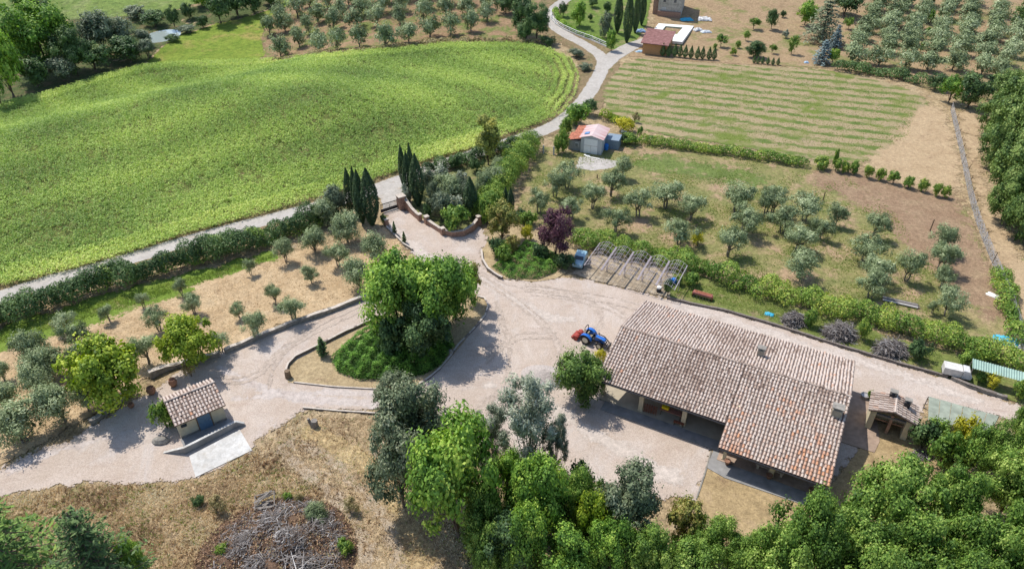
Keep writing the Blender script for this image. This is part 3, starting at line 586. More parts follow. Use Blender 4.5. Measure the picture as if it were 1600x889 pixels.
def mound(name, px, ht, mat, label, n=9000, size=.22, seed=5, cat='ground cover', asp=.35, edge=1.0, world=None):
    poly = world or wpoly(px); A = np.asarray(poly); rs = np.random.RandomState(seed)
    X = rs.uniform(A[:, 0].min(), A[:, 0].max(), n * 3); Y = rs.uniform(A[:, 1].min(), A[:, 1].max(), n * 3); D = inside_dist(poly, X, Y)
    k = D > rs.rand(len(D)) * .25; X, Y, D = X[k][:n], Y[k][:n], D[k][:n]
    bump = np.sin(X * 3.1 + Y * 1.1) * np.cos(Y * 2.6 - X * .9) * .5 + .5; bump2 = np.sin(X * 5.1) * np.sin(Y * 4.7 + 1) * .5 + .5
    Z = ht * np.clip(D / edge, 0, 1) ** .6 * (.35 + .45 * bump + .25 * bump2) * (.75 + .25 * rs.rand(len(X)))
    c = np.array([X.mean(), Y.mean(), H(X.mean(), Y.mean())])
    Pt = np.stack([X - c[0], Y - c[1], hgt(X, Y) - c[2] + Z + .03], 1); N = rs.normal(size=(len(X), 3)) * .55 + np.array([0, 0, .9])
    me = leaf_mesh('foliage', Pt, N, size, np.clip(.15 + .5 * bump + .15 * bump2 + rs.normal(size=len(X)) * .14, 0, 1), asp, seed); me.materials.append(mat)  # shading put into the leaf tone: hollows between bumps darker, crests lighter
    root = thing(name, label, cat, tuple(c)); link(bpy.data.objects.new('foliage', me), root)
    mb = MB()
    q = rs.randint(len(X), size=6); mb.tube([(Pt[k, 0] * .7, Pt[k, 1] * .7, Pt[k, 2] * .3 + .05) for k in q], .04, 5, .02)
    mb.build('stem', BARK, root); return root
def tufts(name, poly, n, ht, mat, seed, size=.16, minD=0.1, per=4, vscale=.2, clump=None, label=None):
    """grass blades as one object"""
    A = np.asarray(poly); rs = np.random.RandomState(seed); X = rs.uniform(A[:, 0].min(), A[:, 0].max(), n * 3); Y = rs.uniform(A[:, 1].min(), A[:, 1].max(), n * 3)
    D = inside_dist(poly, X, Y); k = D > minD + rs.rand(len(D)) * .5
    if clump: k &= (np.sin(X * clump + 1.3 * np.sin(Y * clump * .8)) * np.cos(Y * clump * 1.1 + 2 * np.sin(X * .5 * clump)) + rs.normal(size=len(X)) * .35) > .15
    X, Y = X[k][:n], Y[k][:n]; nn = len(X); X = np.repeat(X, per) + rs.normal(size=nn * per) * .06; Y = np.repeat(Y, per) + rs.normal(size=nn * per) * .06
    hh = np.repeat(ht * (.5 + rs.rand(nn)), per) * (.6 + .6 * rs.rand(nn * per)); a = rs.rand(nn * per) * 6.283; w_ = size * .22; le = rs.normal(size=(nn * per, 2)) * .45
    Z = hgt(X, Y); B = np.stack([X, Y, Z], 1); dv = np.stack([np.cos(a), np.sin(a), np.zeros_like(a)], 1) * w_
    tip = B + np.stack([le[:, 0] * hh, le[:, 1] * hh, hh], 1)
    V = np.stack([B - dv, B + dv, tip], 1).reshape(-1, 3); F = np.arange(len(V)).reshape(-1, 3)
    pv = .5 + .28 * np.sin(X * vscale * 3 + 1) * np.cos(Y * vscale * 4) + rs.normal(size=nn * per) * .16
    me = np_mesh(name, V, F, var=np.repeat(np.clip(pv, 0, 1), 3)); me.materials.append(mat)
    o = bpy.data.objects.new(name, me); C.objects.link(o); o['kind'] = 'stuff'
    if label: o['label'] = label
    return o
# crop plants
def crops():
    poly = CROP; A = np.asarray(poly); rs = np.random.RandomState(11); n = 430000
    X = rs.uniform(max(A[:, 0].min(), -128), A[:, 0].max(), n); Y = rs.uniform(A[:, 1].min(), A[:, 1].max(), n)
    k = np.abs(X) < Y * .80 + 14; X, Y = X[k], Y[k]
    D = inside_dist(poly, X, Y); k = D > .3 + rs.rand(len(D)) * .4; X, Y, D = X[k], Y[k], D[k]
    end = smooth((X - 2) / 8) * (Y > 88)                     # headland rows at the road end
    row = (D % 1.5) / 1.5; k = (rs.rand(len(X)) > end) | (row < .45) | (D > 12); X, Y, D = X[k], Y[k], D[k]
    pat = np.sin(X * .16 + 2 * np.sin(Y * .09)) * np.cos(Y * .21 + 1.5 * np.sin(X * .07)); fine = np.sin(X * 1.9 + Y * 1.1 + 2 * np.sin(X * .3)) * .5 + .5
    k = rs.rand(len(X)) < (.50 + .12 * pat) * np.where(np.sin(X * .31 + 2.2 * np.sin(Y * .17 + 1)) * np.cos(Y * .37 + 1.7 * np.sin(X * .13)) < -.62, .45, 1.0) + .2 * fine + .3 * (D < 5); X, Y, D, pat, fine = X[k][:135000], Y[k][:135000], D[k][:135000], pat[k][:135000], fine[k][:135000]
    m = 5; nn = len(X); ht = .55 + .35 * rs.rand(nn) + .12 * fine
    Xr = np.repeat(X, m) + rs.normal(size=nn * m) * .17; Yr = np.repeat(Y, m) + rs.normal(size=nn * m) * .17; Zr = hgt(Xr, Yr) + np.repeat(ht, m) * (.45 + .55 * rs.rand(nn * m))
    N = rs.normal(size=(nn * m, 3)) * .55 + np.array([-.1, -.1, .8])
    var = np.repeat(.42 + .20 * pat + .22 * (D < 4.5) + rs.normal(size=nn) * .09, m) + rs.normal(size=nn * m) * .08
    V, F = cards(np.stack([Xr, Yr, Zr], 1), N, .25, .5, rs)
    me = np_mesh('crop_plants', V, F, var=np.repeat(np.clip(var, 0, 1), 4))
    me.materials.append(leafmat('crop_leaves', [(.0, (.09, .145, .04)), (.35, (.19, .275, .065)), (.62, (.30, .385, .095)), (.85, (.42, .475, .14)), (1, (.55, .55, .2))], .3, 0))
    o = bpy.data.objects.new('crop_plants', me); C.objects.link(o); o['kind'] = 'stuff'; o['label'] = 'bright green leafy crop covering the whole field'
crops()
L_straw = leafmat('straw_blades', [(.0, (.22, .16, .10)), (.4, (.41, .31, .19)), (.75, (.57, .45, .30)), (1, (.64, .55, .40))], .2, 0)
L_grass = leafmat('grass_blades', [(.0, (.08, .12, .025)), (.4, (.14, .20, .04)), (.8, (.24, .29, .07)), (1, (.40, .36, .16))], .25, 0)
L_dryb = leafmat('brown_blades', [(.0, (.14, .09, .05)), (.4, (.26, .17, .10)), (.8, (.30, .21, .12)), (1, (.36, .30, .15))], .1, 0)
LOW = wpoly([(-60, 905), (-60, 770), (0, 772), (100, 754), (250, 750), (305, 747), (400, 697), (440, 663), (480, 644), (590, 650), (640, 705), (660, 760), (750, 830), (900, 880), (900, 990), (-60, 990)])
tufts('dry_grass', LOW, 42000, .17, L_straw, 21, .15, .1, 3)
tufts('brown_weeds', LOW, 3500, .22, L_dryb, 31, .3, .3, 4, clump=.7)
tufts('weeds', LOW, 5000, .14, L_grass, 22, .2, .3, 4, clump=.9)
tufts('dry_grass', wpoly([(1112, 704), (1130, 716), (1300, 757), (1352, 690), (1372, 662), (1430, 668), (1470, 690), (1500, 800), (1150, 880), (1088, 782)]), 7000, .07, L_straw, 23, .12, .1, 3)
tufts('dry_grass', wpoly(ISL), 3500, .09, L_straw, 24, .12, .2, 3)
tufts('grass', wpoly([(1045, 463), (1050, 430), (1150, 452), (1210, 475), (1300, 500), (1400, 532), (1475, 552), (1470, 583), (1400, 565), (1300, 534), (1210, 505), (1130, 482)]), 9000, .15, L_grass, 25, .2, .25, 4)
tufts('grass', wpoly([(-20, 545), (0, 515), (70, 494), (160, 466), (250, 443), (340, 420), (430, 395), (430, 404), (300, 450), (180, 488), (30, 532)]), 9000, .16, L_grass, 26, .22, .1, 3)
tufts('grass', wpoly([(810, 330), (850, 235), (1005, 222), (1320, 272), (1400, 330), (1480, 440), (1500, 530), (1400, 510), (1200, 455), (1040, 400), (900, 350)]), 24000, .12, L_grass, 27, .22, .1, 3, clump=.45)
tufts('grass', wpoly([(945, 168), (990, 95), (1310, 115), (1440, 155), (1420, 220), (1320, 250), (1150, 222), (1040, 205)]), 14000, .12, L_grass, 28, .26, .1, 2)
tufts('straw', wpoly([(0, 560), (60, 540), (220, 485), (430, 405), (600, 360), (628, 382), (575, 455), (420, 508), (290, 556), (150, 636), (0, 715)]), 14000, .08, L_straw, 29, .2, .1, 3)
#tufts('verge_grass_blades', ribbon([(-20, 478), (180, 414), (430, 343), (600, 300)], 6), 6000, .2, L_grass, 30, .25, .1, 3)

# ---- hedges
hedge('hedgerow', [(-60, 530), (30, 497), (120, 466), (220, 437), (300, 415), (400, 385), (470, 360), (545, 335)], 3.6, 2.6, L_dark, 'dark mixed hedgerow running along the gravel road beside the straw-covered olive grove', 120, .24, 31, .5, 2.6)
hedge('hedgerow', [(-30, 508), (120, 463), (260, 425), (430, 375), (520, 346)], 2.0, 1.9, L_oak, 'lighter green bushes growing in front of the dark roadside hedgerow', 70, .24, 32, .8, 2.4, gaps=.3)
hedge('clipped_hedge', [(757, 345), (775, 305), (800, 270), (822, 248), (838, 228)], 4.2, 3.5, L_hedge, 'tall clipped green hedge between the entrance garden and the shed track', 150, .19, 33, .15, 1.8)
hedge('roadside_hedge', [(668, 270), (700, 262), (740, 252), (780, 238), (815, 222)], 2.2, 1.7, L_dark, 'low dark hedge along the gravel road behind the entrance garden', 150, .22, 34, .5, 1.8)
hedge('boundary_hedge', [(898, 378), (960, 395), (1050, 412), (1120, 438), (1200, 462)], 3.1, 2.4, L_hedge, 'lumpy laurel hedge behind the metal carport arches', 130, .21, 35, .35, 2.2)
hedge('boundary_hedge', [(1200, 462), (1300, 488), (1400, 515), (1480, 540), (1560, 566), (1620, 590)], 3.1, 2.4, L_hedge, 'lumpy laurel hedge behind the brush piles beside the lane', 130, .21, 36, .35, 2.2)
hedge('field_hedge', [(1006, 223), (1060, 232), (1130, 241), (1200, 250), (1262, 262)], 2.3, 1.5, L_hedge, 'long trimmed hedge dividing the striped field from the olive orchard', 110, .22, 37, .2, 2.0)
hedge('far_hedge', [(1312, 111), (1360, 116), (1410, 124), (1450, 136)], 3.2, 1.9, L_dark, 'dark hedge at the top of the striped field below the far olive grove', 50, .34, 38, .4, 3)
hedge('drive_hedge', [(868, 18), (872, 32), (890, 47), (915, 58), (945, 68)], 1.5, .9, L_bright, 'small green hedge inside the curved white garden fence', 60, .3, 39, .3, 2)
hedge('fence_creeper', [(1558, 430), (1570, 470), (1582, 510), (1592, 545)], 2.4, 1.7, L_hedge, 'green creeper covering the lower end of the wire fence', 75, .24, 40, .4, 2)
hedge('bank_scrub', [(410, 98), (470, 92), (540, 84), (620, 77), (700, 66), (800, 66), (850, 72)], 2.6, .9, L_dry, 'dry scrub strip between the crop field and the far grove', 40, .34, 41, .8, 2.4, cat='scrub')
hedge('vine_row', [(945, 188), (965, 190), (985, 200)], 2.6, 1.6, L_lime, 'yellow-green vine rows behind the red-roofed shed', 70, .26, 42, .4, 2, cat='vines')
hedge('dry_bank', [(936, 182), (960, 186), (985, 190)], .8, .4, L_dry, 'brown dry bank at the corner of the striped field', 40, .3, 43, .4, 2, cat='scrub')

mound('creeping_juniper', [(516, 562), (545, 535), (575, 515), (612, 500), (660, 500), (705, 520), (712, 545), (690, 575), (665, 588), (620, 597), (560, 596), (525, 583)], 2.0, L_juni, 'wide bright green spreading juniper in the island bed', 26000, .26, 51, asp=.22, edge=1.2)
mound('creeping_juniper', [(766, 418), (800, 398), (822, 375), (858, 392), (885, 405), (868, 428), (840, 438), (795, 437)], 1.1, L_juni, 'green spreading juniper at the foot of the purple plum tree', 14000, .24, 52, asp=.22, edge=1.0)
# ============================================================ building helpers and materials
CREAM = simple('cream_plaster', (.62, .54, .38), .9, var=.08, scale=2)
OLDWALL = simple('ochre_render', (.42, .36, .27), .9, var=.14, scale=1.5)
CONC = simple('concrete', (.25, .245, .24), .9, var=.14, scale=1.2)
CONCF = simple('concrete_floor', (.40, .35, .27), .9, var=.12, scale=.8)
PAVE = simple('brick_paving', (.34, .25, .19), .9, var=.15, scale=2)
WHITE = simple('white_paint', (.78, .77, .74), .5, var=.04)
WCONC = groundmat('pale_concrete', [(.3, (.62, .60, .56)), (.7, (.86, .85, .82))], patches=[(.9, .5, .68, (.60, .56, .50)), (2.2, .58, .7, (.95, .94, .92))], fine=(.85, 1.08), fs=4, bs=.2, bd=.01)
WOOD = simple('old_wood', (.20, .14, .09), .85, var=.25, scale=8)
GWOOD = simple('grey_wood', (.24, .215, .19), .9, var=.3, scale=10)
RUST = simple('rust', (.26, .09, .05), .85, var=.3, scale=5)
REDP = simple('red_paint', (.34, .055, .04), .6, var=.25)
DARKM = simple('dark_steel', (.05, .05, .055), .5, .3)
STEEL = simple('galvanised_steel', (.42, .40, .40), .45, .4, var=.12)
GLASS = simple('dark_glass', (.04, .05, .06), .1, 0, var=.02, spec=.6)
BLUEDOOR = simple('blue_door', (.13, .21, .30), .7, var=.12)
BRICKM = simple('old_brick', (.36, .22, .16), .9, var=.25, scale=5)
COPE = simple('coping_stone', (.50, .44, .38), .9, var=.15, scale=3)
STONE = simple('grey_stone', (.27, .25, .22), .9, var=.22, scale=3)
BLACK = simple('black_rubber', (.02, .02, .022), .7)
BLUET = simple('blue_tarp', (.03, .20, .62), .45, var=.12, scale=3)
CYANT = simple('cyan_tarp', (.05, .40, .58), .45, var=.15, scale=3)
TERRA = simple('terracotta', (.27, .15, .10), .85, var=.15)
def tilemat(name, stops):
    t = NT(name); v = t.attr(); n_ = t.noise(9, 5, .7)
    f = t.math('ADD', v, t.math('MULTIPLY', t.math('SUBTRACT', n_, .5), .5))
    return t.done(t.bsdf(t.ramp(f, stops), .9, .15, bump=n_, bs=.4, bd=.02))
TILE = tilemat('roof_tiles', [(.0, (.15, .11, .09)), (.16, (.31, .23, .185)), (.36, (.43, .35, .295)), (.56, (.53, .45, .395)), (.72, (.50, .38, .31)), (.86, (.48, .27, .18)), (1, (.54, .28, .16))])
TILED = simple('tile_underlay', (.17, .12, .10), .95, var=.2, scale=3)
def tiled(name, O, U, V_, W, L, parent, col, seed, sp=.295, ts=.38, r=.098, thick=.10, under=True):
    """a slope of clay barrel tiles: O eave corner, U along the eave, V_ up the slope"""
    rs = np.random.RandomState(seed); U = Vector(U).normalized(); V_ = Vector(V_).normalized(); Nn = U.cross(V_).normalized()
    if Nn.z < 0: Nn = -Nn
    O = Vector(O); nu = max(2, int(round(W / sp))); sp = W / nu; nv = max(1, int(math.ceil(L / ts))); vs = []; fs = []; va = []
    for i in range(nu):
        jit = rs.normal() * .006; sh = rs.rand() * .08
        for j in range(nv):
            v0 = j * ts - .03; v1 = min(L, (j + 1) * ts + .05); a = col((i + .5) / nu, (j + .5) / nv) + rs.normal() * .12 + .07 * mnoise.noise((i * .13 + seed, j * .16, 0)) * 2; a = min(1, max(0, a))
            if v0 >= L: continue
            b = len(vs); ju = (i + .5) * sp + jit + rs.normal() * .02; lift = rs.rand() * .02
            for (vv, rr, zz) in ((v0, r * 1.12, .045 + lift), (v1, r * .86, .0)):
                for k in range(6):
                    an = math.pi * k / 5; vs.append(O + U * (ju + math.cos(an) * rr) + V_ * vv + Nn * (math.sin(an) * rr * .95 + zz))
            for k in range(5): fs.append((b + k, b + k + 1, b + 7 + k, b + 6 + k))
            va += [a] * 12
    me = bpy.data.meshes.new(name); me.from_pydata(vs, [], fs); at = me.attributes.new('var', 'FLOAT', 'POINT'); at.data.foreach_set('value', np.array(va, np.float32))
    me.materials.append(TILE); o = link(bpy.data.objects.new(name, me), parent)
    if under:
        mb = MB(); q = [O, O + U * W, O + U * W + V_ * L, O + V_ * L]; mb.add([p + Nn * .03 for p in q] + [p - Nn * thick for p in q], [(0, 1, 2, 3), (7, 6, 5, 4), (0, 4, 5, 1), (1, 5, 6, 2), (2, 6, 7, 3), (3, 7, 4, 0)])
        u = mb.build('roof_deck', TILED, parent)
    return o
def chimney(root, x, y, z0, z1, w_, mat=None, cap=True):
    mb = MB(); mb.box(x - w_ / 2, x + w_ / 2, y - w_ * .4, y + w_ * .4, z0, z1); o = mb.build('chimney', mat or BRICKM, root)
    mb = MB()
    for sx in (-1, 1):
        for sy in (-1, 1): mb.box(x + sx * w_ * .38 - .06, x + sx * w_ * .38 + .06, y + sy * w_ * .28 - .06, y + sy * w_ * .28 + .06, z1, z1 + .26)
    mb.box(x - w_ * .62, x + w_ * .62, y - w_ * .5, y + w_ * .5, z1 + .26, z1 + .34); c = mb.build('chimney_cap', STONE, root)
    return o
def local(root): return root.matrix_basis
# ============================================================ the big barn
O = P(1007, 470, 3.2); ANG = math.atan2(-10, 19.2)
barn = thing('barn', 'large open-fronted farm barn with long lichen-spotted terracotta roof beside the gravel yard', 'barn', (O.x, O.y, 0), ANG)
BW = 21.6; YR, ZR, ZN = -7.75, 5.15, 3.2; Y1, Z1 = -14.05, 3.22; X2 = 12.35; Y2, Z2 = -16.45, 2.52
def pitchvec(y0, z0, y1, z1): v = Vector((0, y1 - y0, z1 - z0)); return v.normalized(), v.length
vN, lN = pitchvec(0, ZN, YR, ZR); v1, l1 = pitchvec(Y1, Z1, YR, ZR); v2, l2 = pitchvec(Y2, Z2, YR, ZR)
def colN(u, v): return .42 + .10 * math.sin(u * 9) + .05 * math.sin(v * 7 + u * 4)
def colS(u, v): return .40 + .1 * math.sin(u * 6 + 1)
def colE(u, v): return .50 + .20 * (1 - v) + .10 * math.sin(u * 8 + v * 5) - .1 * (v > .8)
tiled('roof', (0, 0, ZN), (1, 0, 0), vN, BW, lN, barn, colN, 1)
tiled('roof', (0, Y1, Z1), (1, 0, 0), v1, X2 - .02, l1, barn, colS, 2)
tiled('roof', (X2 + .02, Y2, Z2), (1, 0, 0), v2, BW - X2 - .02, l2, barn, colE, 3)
mb = MB(); rs_ = random.Random(4)
for i in range(48):
    x = i * BW / 48; mb.cur = .22 + rs_.gauss(0, .12); mb.tube([(x - .02, YR, ZR + .05 + .02 * rs_.random()), (x + BW / 48 + .03, YR, ZR + .03)], .11, 8, .09)
mb.build('ridge_tiles', TILE, barn)
mb = MB(); mb.box(.25, BW - .3, -.75, -.45, 0, 3.15); 
for x0, x1, ya, yb in ((.25, .55, -8.9, -.75), (BW - .6, BW - .3, -12.1, -.75)):
    ys = [yb, YR, ya]; zr = lambda y: (ZR + (y - YR) * (ZN - ZR) / (-YR) if y > YR else ZR + (YR - y) * (Z2 - ZR) / (YR - Y2)) - .22
    pts = [(yb, 0)] + [(y, zr(y)) for y in ys] + [(ya, 0)]; k = len(pts)
    mb.add([(x0, a, b) for a, b in pts] + [(x1, a, b) for a, b in pts], [tuple(range(k)), tuple(range(2 * k - 1, k - 1, -1))] + [(i, k + i, k + (i + 1) % k, (i + 1) % k) for i in range(k)])
mb.build('wall', OLDWALL, barn)
mb = MB(); mb.box(.55, BW - .6, -9.0, -8.7, 0, 4.5); mb.box(X2 + .7, BW - .6, -12.2, -11.9, 0, 3.5); mb.box(X2 + .4, X2 + .7, -12.2, -9.0, 0, 3.9); mb.build('wall', CREAM, barn)
for x, y, w_, h in ((.3, -12.4, .34, 3.55), (4.36, -12.85, .42, 3.45), (8.54, -12.85, .42, 3.45), (13.0, -15.2, .3, 2.75), (17.09, -15.1, .42, 2.8), (21.0, -15.0, .3, 2.8)):
    mb = MB(); mb.box(x - w_ / 2, x + w_ / 2, y - w_ / 2, y + w_ / 2, -.05, h); mb.box(x - w_ / 2 - .04, x + w_ / 2 + .04, y - w_ / 2 - .04, y + w_ / 2 + .04, -.05, .25); mb.build('column', CREAM, barn)
mb = MB(); mb.box(.1, X2, -12.9, -12.68, 3.32, 3.5); mb.build('beam', WOOD, barn)
mb = MB(); mb.box(X2 + .2, BW, -15.3, -15.05, 2.72, 2.88); mb.build('beam', WOOD, barn)
mb = MB(); mb.tube([(-.05, Y1 - .10, Z1 - .05), (X2, Y1 - .10, Z1 - .09)], .07, 6); mb.build('gutter', DARKM, barn)
mb = MB(); mb.tube([(X2, Y2 - .10, Z2 - .05), (BW + .05, Y2 - .10, Z2 - .09)], .07, 6); mb.build('gutter', DARKM, barn)
def rz(y): return ZR + (y - YR) * (Z1 - ZR) / (Y1 - YR) if y < YR else ZR + (y - YR) * (ZN - ZR) / (-YR)
chimney(barn, 13.2, -5.0, 4.0, rz(-5) + .75, .62, OLDWALL); chimney(barn, 20.75, -9.9, 4.0, rz(-9.9) + .7, .8, OLDWALL)
for k, (x0, x1) in enumerate(((1.6, 3.2), (5.6, 8.0), (10.0, 11.6))):
    mb = MB(); mb.box(x0, x1, -9.06, -9.0, .05, 2.3); d_ = mb.build('barn_door', WOOD, barn); d_.name = 'door'
for k, x0 in enumerate((14.6, 18.6)):
    mb = MB(); mb.box(x0, x0 + 1.1, -12.26, -12.2, .9, 2.0); d_ = mb.build('window', WHITE, barn); mb = MB(); mb.box(x0 + .1, x0 + 1.0, -12.28, -12.26, 1.0, 1.9); mb.build('pane', GLASS, d_)
BM = barn.matrix_basis = Matrix.Translation((O.x, O.y, 0)) @ Matrix.Rotation(ANG, 4, 'Z')
def BL(x, y, z=0): return BM @ Vector((x, y, z))
def flat(name, pts, z0, z1, mat, kind='structure'):
    mb = MB(); A = sum(pts[i][0] * pts[(i + 1) % len(pts)][1] - pts[(i + 1) % len(pts)][0] * pts[i][1] for i in range(len(pts)))
    mb.prism(pts if A > 0 else pts[::-1], z0, z1); o = mb.build(name, mat); o['kind'] = kind; return o
flat('barn_floor', [tuple(BL(x, y)[:2]) for x, y in ((.2, -13.3), (12.4, -13.3), (12.4, -.5), (.2, -.5))], -.1, .13, CONCF)
flat('barn_floor', [tuple(BL(x, y)[:2]) for x, y in ((12.45, -15.6), (21.6, -15.6), (21.6, -.5), (12.45, -.5))], -.1, .14, PAVE)
flat('concrete_apron', [tuple(BL(x, y)[:2]) for x, y in ((.9, -14.55), (12.4, -14.55), (12.4, -13.31), (.9, -13.31))], -.1, .115, CONC)
flat('concrete_apron', [tuple(BL(x, y)[:2]) for x, y in ((11.9, -16.9), (13.6, -17.3), (21.9, -17.0), (21.9, -15.62), (12.45, -15.62), (12.45, -14.6), (11.9, -14.6))], -.1, .118, CONC)
flat('stone_terrace', [tuple(BL(x, y)[:2]) for x, y in ((21.65, -.6), (24.2, -.8), (25.2, -6.5), (24.9, -8.2), (21.65, -8.2))], -.1, .112, PAVE)
mb = MB(); a_ = G(1111, 706); b_ = G(1088, 780); mb.tube([(a_.x, a_.y, .06), ((a_.x + b_.x) / 2 + .05, (a_.y + b_.y) / 2, .06), (b_.x, b_.y, .06)], .09, 6); tag(mb.build('edging_kerb', STONE), 'low stone edging between the gravel and the dry lawn by the barn', 'kerb')

# ============================================================ garage by the left drive
O = P(331, 591, 2.9); a0 = P(253, 622, 2.9); GA = math.atan2(O.y - a0.y, O.x - a0.x)
gar = thing('garage', 'small cream garage with tiled roof and blue door standing by the drive', 'garage', (a0.x, a0.y, 0), GA)
GW = (O - a0).length; GD = 3.75
vb, lb_ = pitchvec(0, 2.85, -1.15, 3.25); vf, lf_ = pitchvec(-GD, 2.35, -1.15, 3.20)
def colG(u, v): return .50 + .06 * math.sin(u * 20)
tiled('roof', (0, 0, 2.85), (1, 0, 0), vb, GW, lb_, gar, colG, 11, .30, .62)
tiled('roof', (0, -GD, 2.35), (1, 0, 0), vf, GW, lf_, gar, colG, 12, .30, .40)
mb = MB(); rs_ = random.Random(5)
for i in range(11): mb.cur = .45 + rs_.gauss(0, .1); mb.tube([(i * GW / 11 - .02, -1.15, 3.32), ((i + 1) * GW / 11 + .02, -1.15, 3.31)], .10, 8, .09)
mb.build('ridge_tiles', TILE, gar)
mb = MB(); mb.box(.2, GW - .2, -3.15, -.25, -.05, 2.5); mb.build('wall', CREAM, gar)
mb = MB(); mb.box(1.95, 3.1, -3.2, -3.15, .1, 2.05); dd = mb.build('door', BLUEDOOR, gar); mb = MB(); mb.box(2.95, 3.02, -3.26, -3.2, 1.0, 1.12); mb.build('handle', STEEL, dd)
mb = MB(); mb.box(1.85, 1.95, -3.22, -3.15, .1, 2.15); mb.box(3.1, 3.2, -3.22, -3.15, .1, 2.15); mb.box(1.95, 3.1, -3.22, -3.15, 2.05, 2.15); mb.build('frame', WOOD, dd)
mb = MB(); mb.box(.2, GW - .2, -3.19, -3.152, -.05, .35); mb.build('plinth', STONE, gar)
mb = MB(); mb.box(.5, 1.0, -3.19, -3.15, 1.35, 1.7); mb.build('window', GLASS, gar)
GM = Matrix.Translation((a0.x, a0.y, 0)) @ Matrix.Rotation(GA, 4, 'Z')
def GL(x, y, z=0): return GM @ Vector((x, y, z))
fl = [(GL(.1, -3.1)), GL(GW - .05, -3.1), G(372, 664), G(291, 708)]
flat('garage_forecourt', [(p.x, p.y) for p in fl], -.1, .12, CONC)
wl = [G(256, 707), G(291, 708), G(371, 667), G(383, 664)]
def wall_path(name, pts, hts, th, mat, cope, label, cat='wall', coph=.06, cw=.05, jit=.0, seed=1):
    """a low wall along world points; coping as its own part"""
    rg = random.Random(seed); root = thing(name, label, cat, tuple(pts[0])); o0 = pts[0]
    P2 = []; 
    for i in range(len(pts) - 1):
        n = max(1, int((pts[i + 1] - pts[i]).length / .6)); 
        for k in range(n): t = k / n; P2.append((pts[i].lerp(pts[i + 1], t), hts[i] + (hts[i + 1] - hts[i]) * t))
    P2.append((pts[-1], hts[-1]))
    for w_, z0f, z1f, m_, nm in ((th, 0, None, mat, 'wall_body'), (th + cw, None, coph, cope, 'coping')):
        if m_ is None: continue
        vs = []; fs = []; n = len(P2)
        for i, (p, h) in enumerate(P2):
            a = P2[max(0, i - 1)][0]; b = P2[min(n - 1, i + 1)][0]; d = (b - a); d.z = 0; d.normalize(); s = Vector((-d.y, d.x, 0))
            j = rg.gauss(0, jit) if jit else 0; j2 = rg.gauss(0, jit) if jit else 0; g = H(p.x, p.y) - o0.z
            zb, zt = ((g - .15), g + h + j) if nm == 'wall_body' else (g + h + j + .002, g + h + j + coph)
            for sx in (-1, 1):
                q = p - o0 + s * sx * (w_ / 2 + j2 * .6)
                vs += [(q.x, q.y, zb), (q.x, q.y, zt)]
        for i in range(n - 1):
            b = i * 4; c = b + 4; fs += [(b, b + 1, c + 1, c), (b + 2, c + 2, c + 3, b + 3), (b + 1, b + 3, c + 3, c + 1), (b, c, c + 2, b + 2)]
        fs += [(0, 2, 3, 1), (4 * n - 4, 4 * n - 3, 4 * n - 1, 4 * n - 2)]
        mb = MB(); mb.add(vs, fs); mb.build(nm, m_, root)
    return root
wall_path('forecourt_wall', wl, [.02, .75, .75, .25], .22, CONC, WCONC, 'low concrete wall with pale coping in front of the garage', coph=.05, cw=.02)
sl_ = [G(296, 713), G(375, 672), G(394, 704), G(306, 746)]
flat('concrete_slab', [(p.x, p.y) for p in sl_], -.1, .09, WCONC)

# ---- entrance walls, pillars and gate
mp = lambda L: [G(a, b) for a, b in L]
w1 = wall_path('entrance_wall', mp([(634, 326), (644, 335), (656, 345), (657, 346)]), [1.6, 1.0, .75, .7], .35, BRICKM, COPE, 'brick garden wall stepping down from the tall gate pillar', jit=.02)
w2 = wall_path('entrance_wall', mp([(667, 350), (678, 357), (692, 366), (708, 370), (724, 369), (738, 362), (747, 352)]), [.8, .7, .7, .75, .85, 1.0, 1.1], .35, BRICKM, COPE, 'curved brick garden wall around the yellow-green entrance shrub', jit=.02)
for (px, py, w_, h, lab) in ((628, 326, .95, 2.0, 'tall brick gate pillar at the right side of the iron gate'), (656, 345, .5, 1.0, 'short brick pillar at the foot of the stepped entrance wall'), (667, 350, .55, 1.15, 'short brick pillar starting the curved entrance wall'), (692, 367, .5, 1.0, 'squat brick pillar at the bend of the curved entrance wall'), (748, 352, .5, 1.35, 'brick pillar ending the curved entrance wall below the clipped hedge'), (604, 352, .5, .9, 'low brick pillar beside the drive below the cypresses')):
    b = G(px, py); t = thing('brick_pillar', lab, 'pillar', tuple(b), .6); mb = MB(); mb.box(-w_ / 2, w_ / 2, -w_ / 2, w_ / 2, -.1, h); mb.build('shaft', BRICKM, t); mb = MB(); mb.box(-w_ * .6, w_ * .6, -w_ * .6, w_ * .6, h + .002, h + .12); mb.build('cap', COPE, t)
ga, gb = G(595, 334), G(623, 325); d = gb - ga; gt = thing('iron_gate', 'dark iron double gate closing the drive between cypress and brick pillar', 'gate', tuple(ga), math.atan2(d.y, d.x)); L_ = d.length
for k in range(2):
    x0, x1 = (.05, L_ / 2 - .03) if k == 0 else (L_ / 2 + .03, L_ - .05); mb = MB()
    mb.box(x0, x1, -.03, .03, .12, .2); mb.box(x0, x1, -.03, .03, 1.3, 1.38); mb.box(x0, x1, -.02, .02, .2, .6); n = 7
    for i in range(n + 1): x = x0 + (x1 - x0) * i / n; mb.box(x - .02, x + .02, -.02, .02, .1, 1.4)
    mb.build('gate_leaf', DARKM, gt)
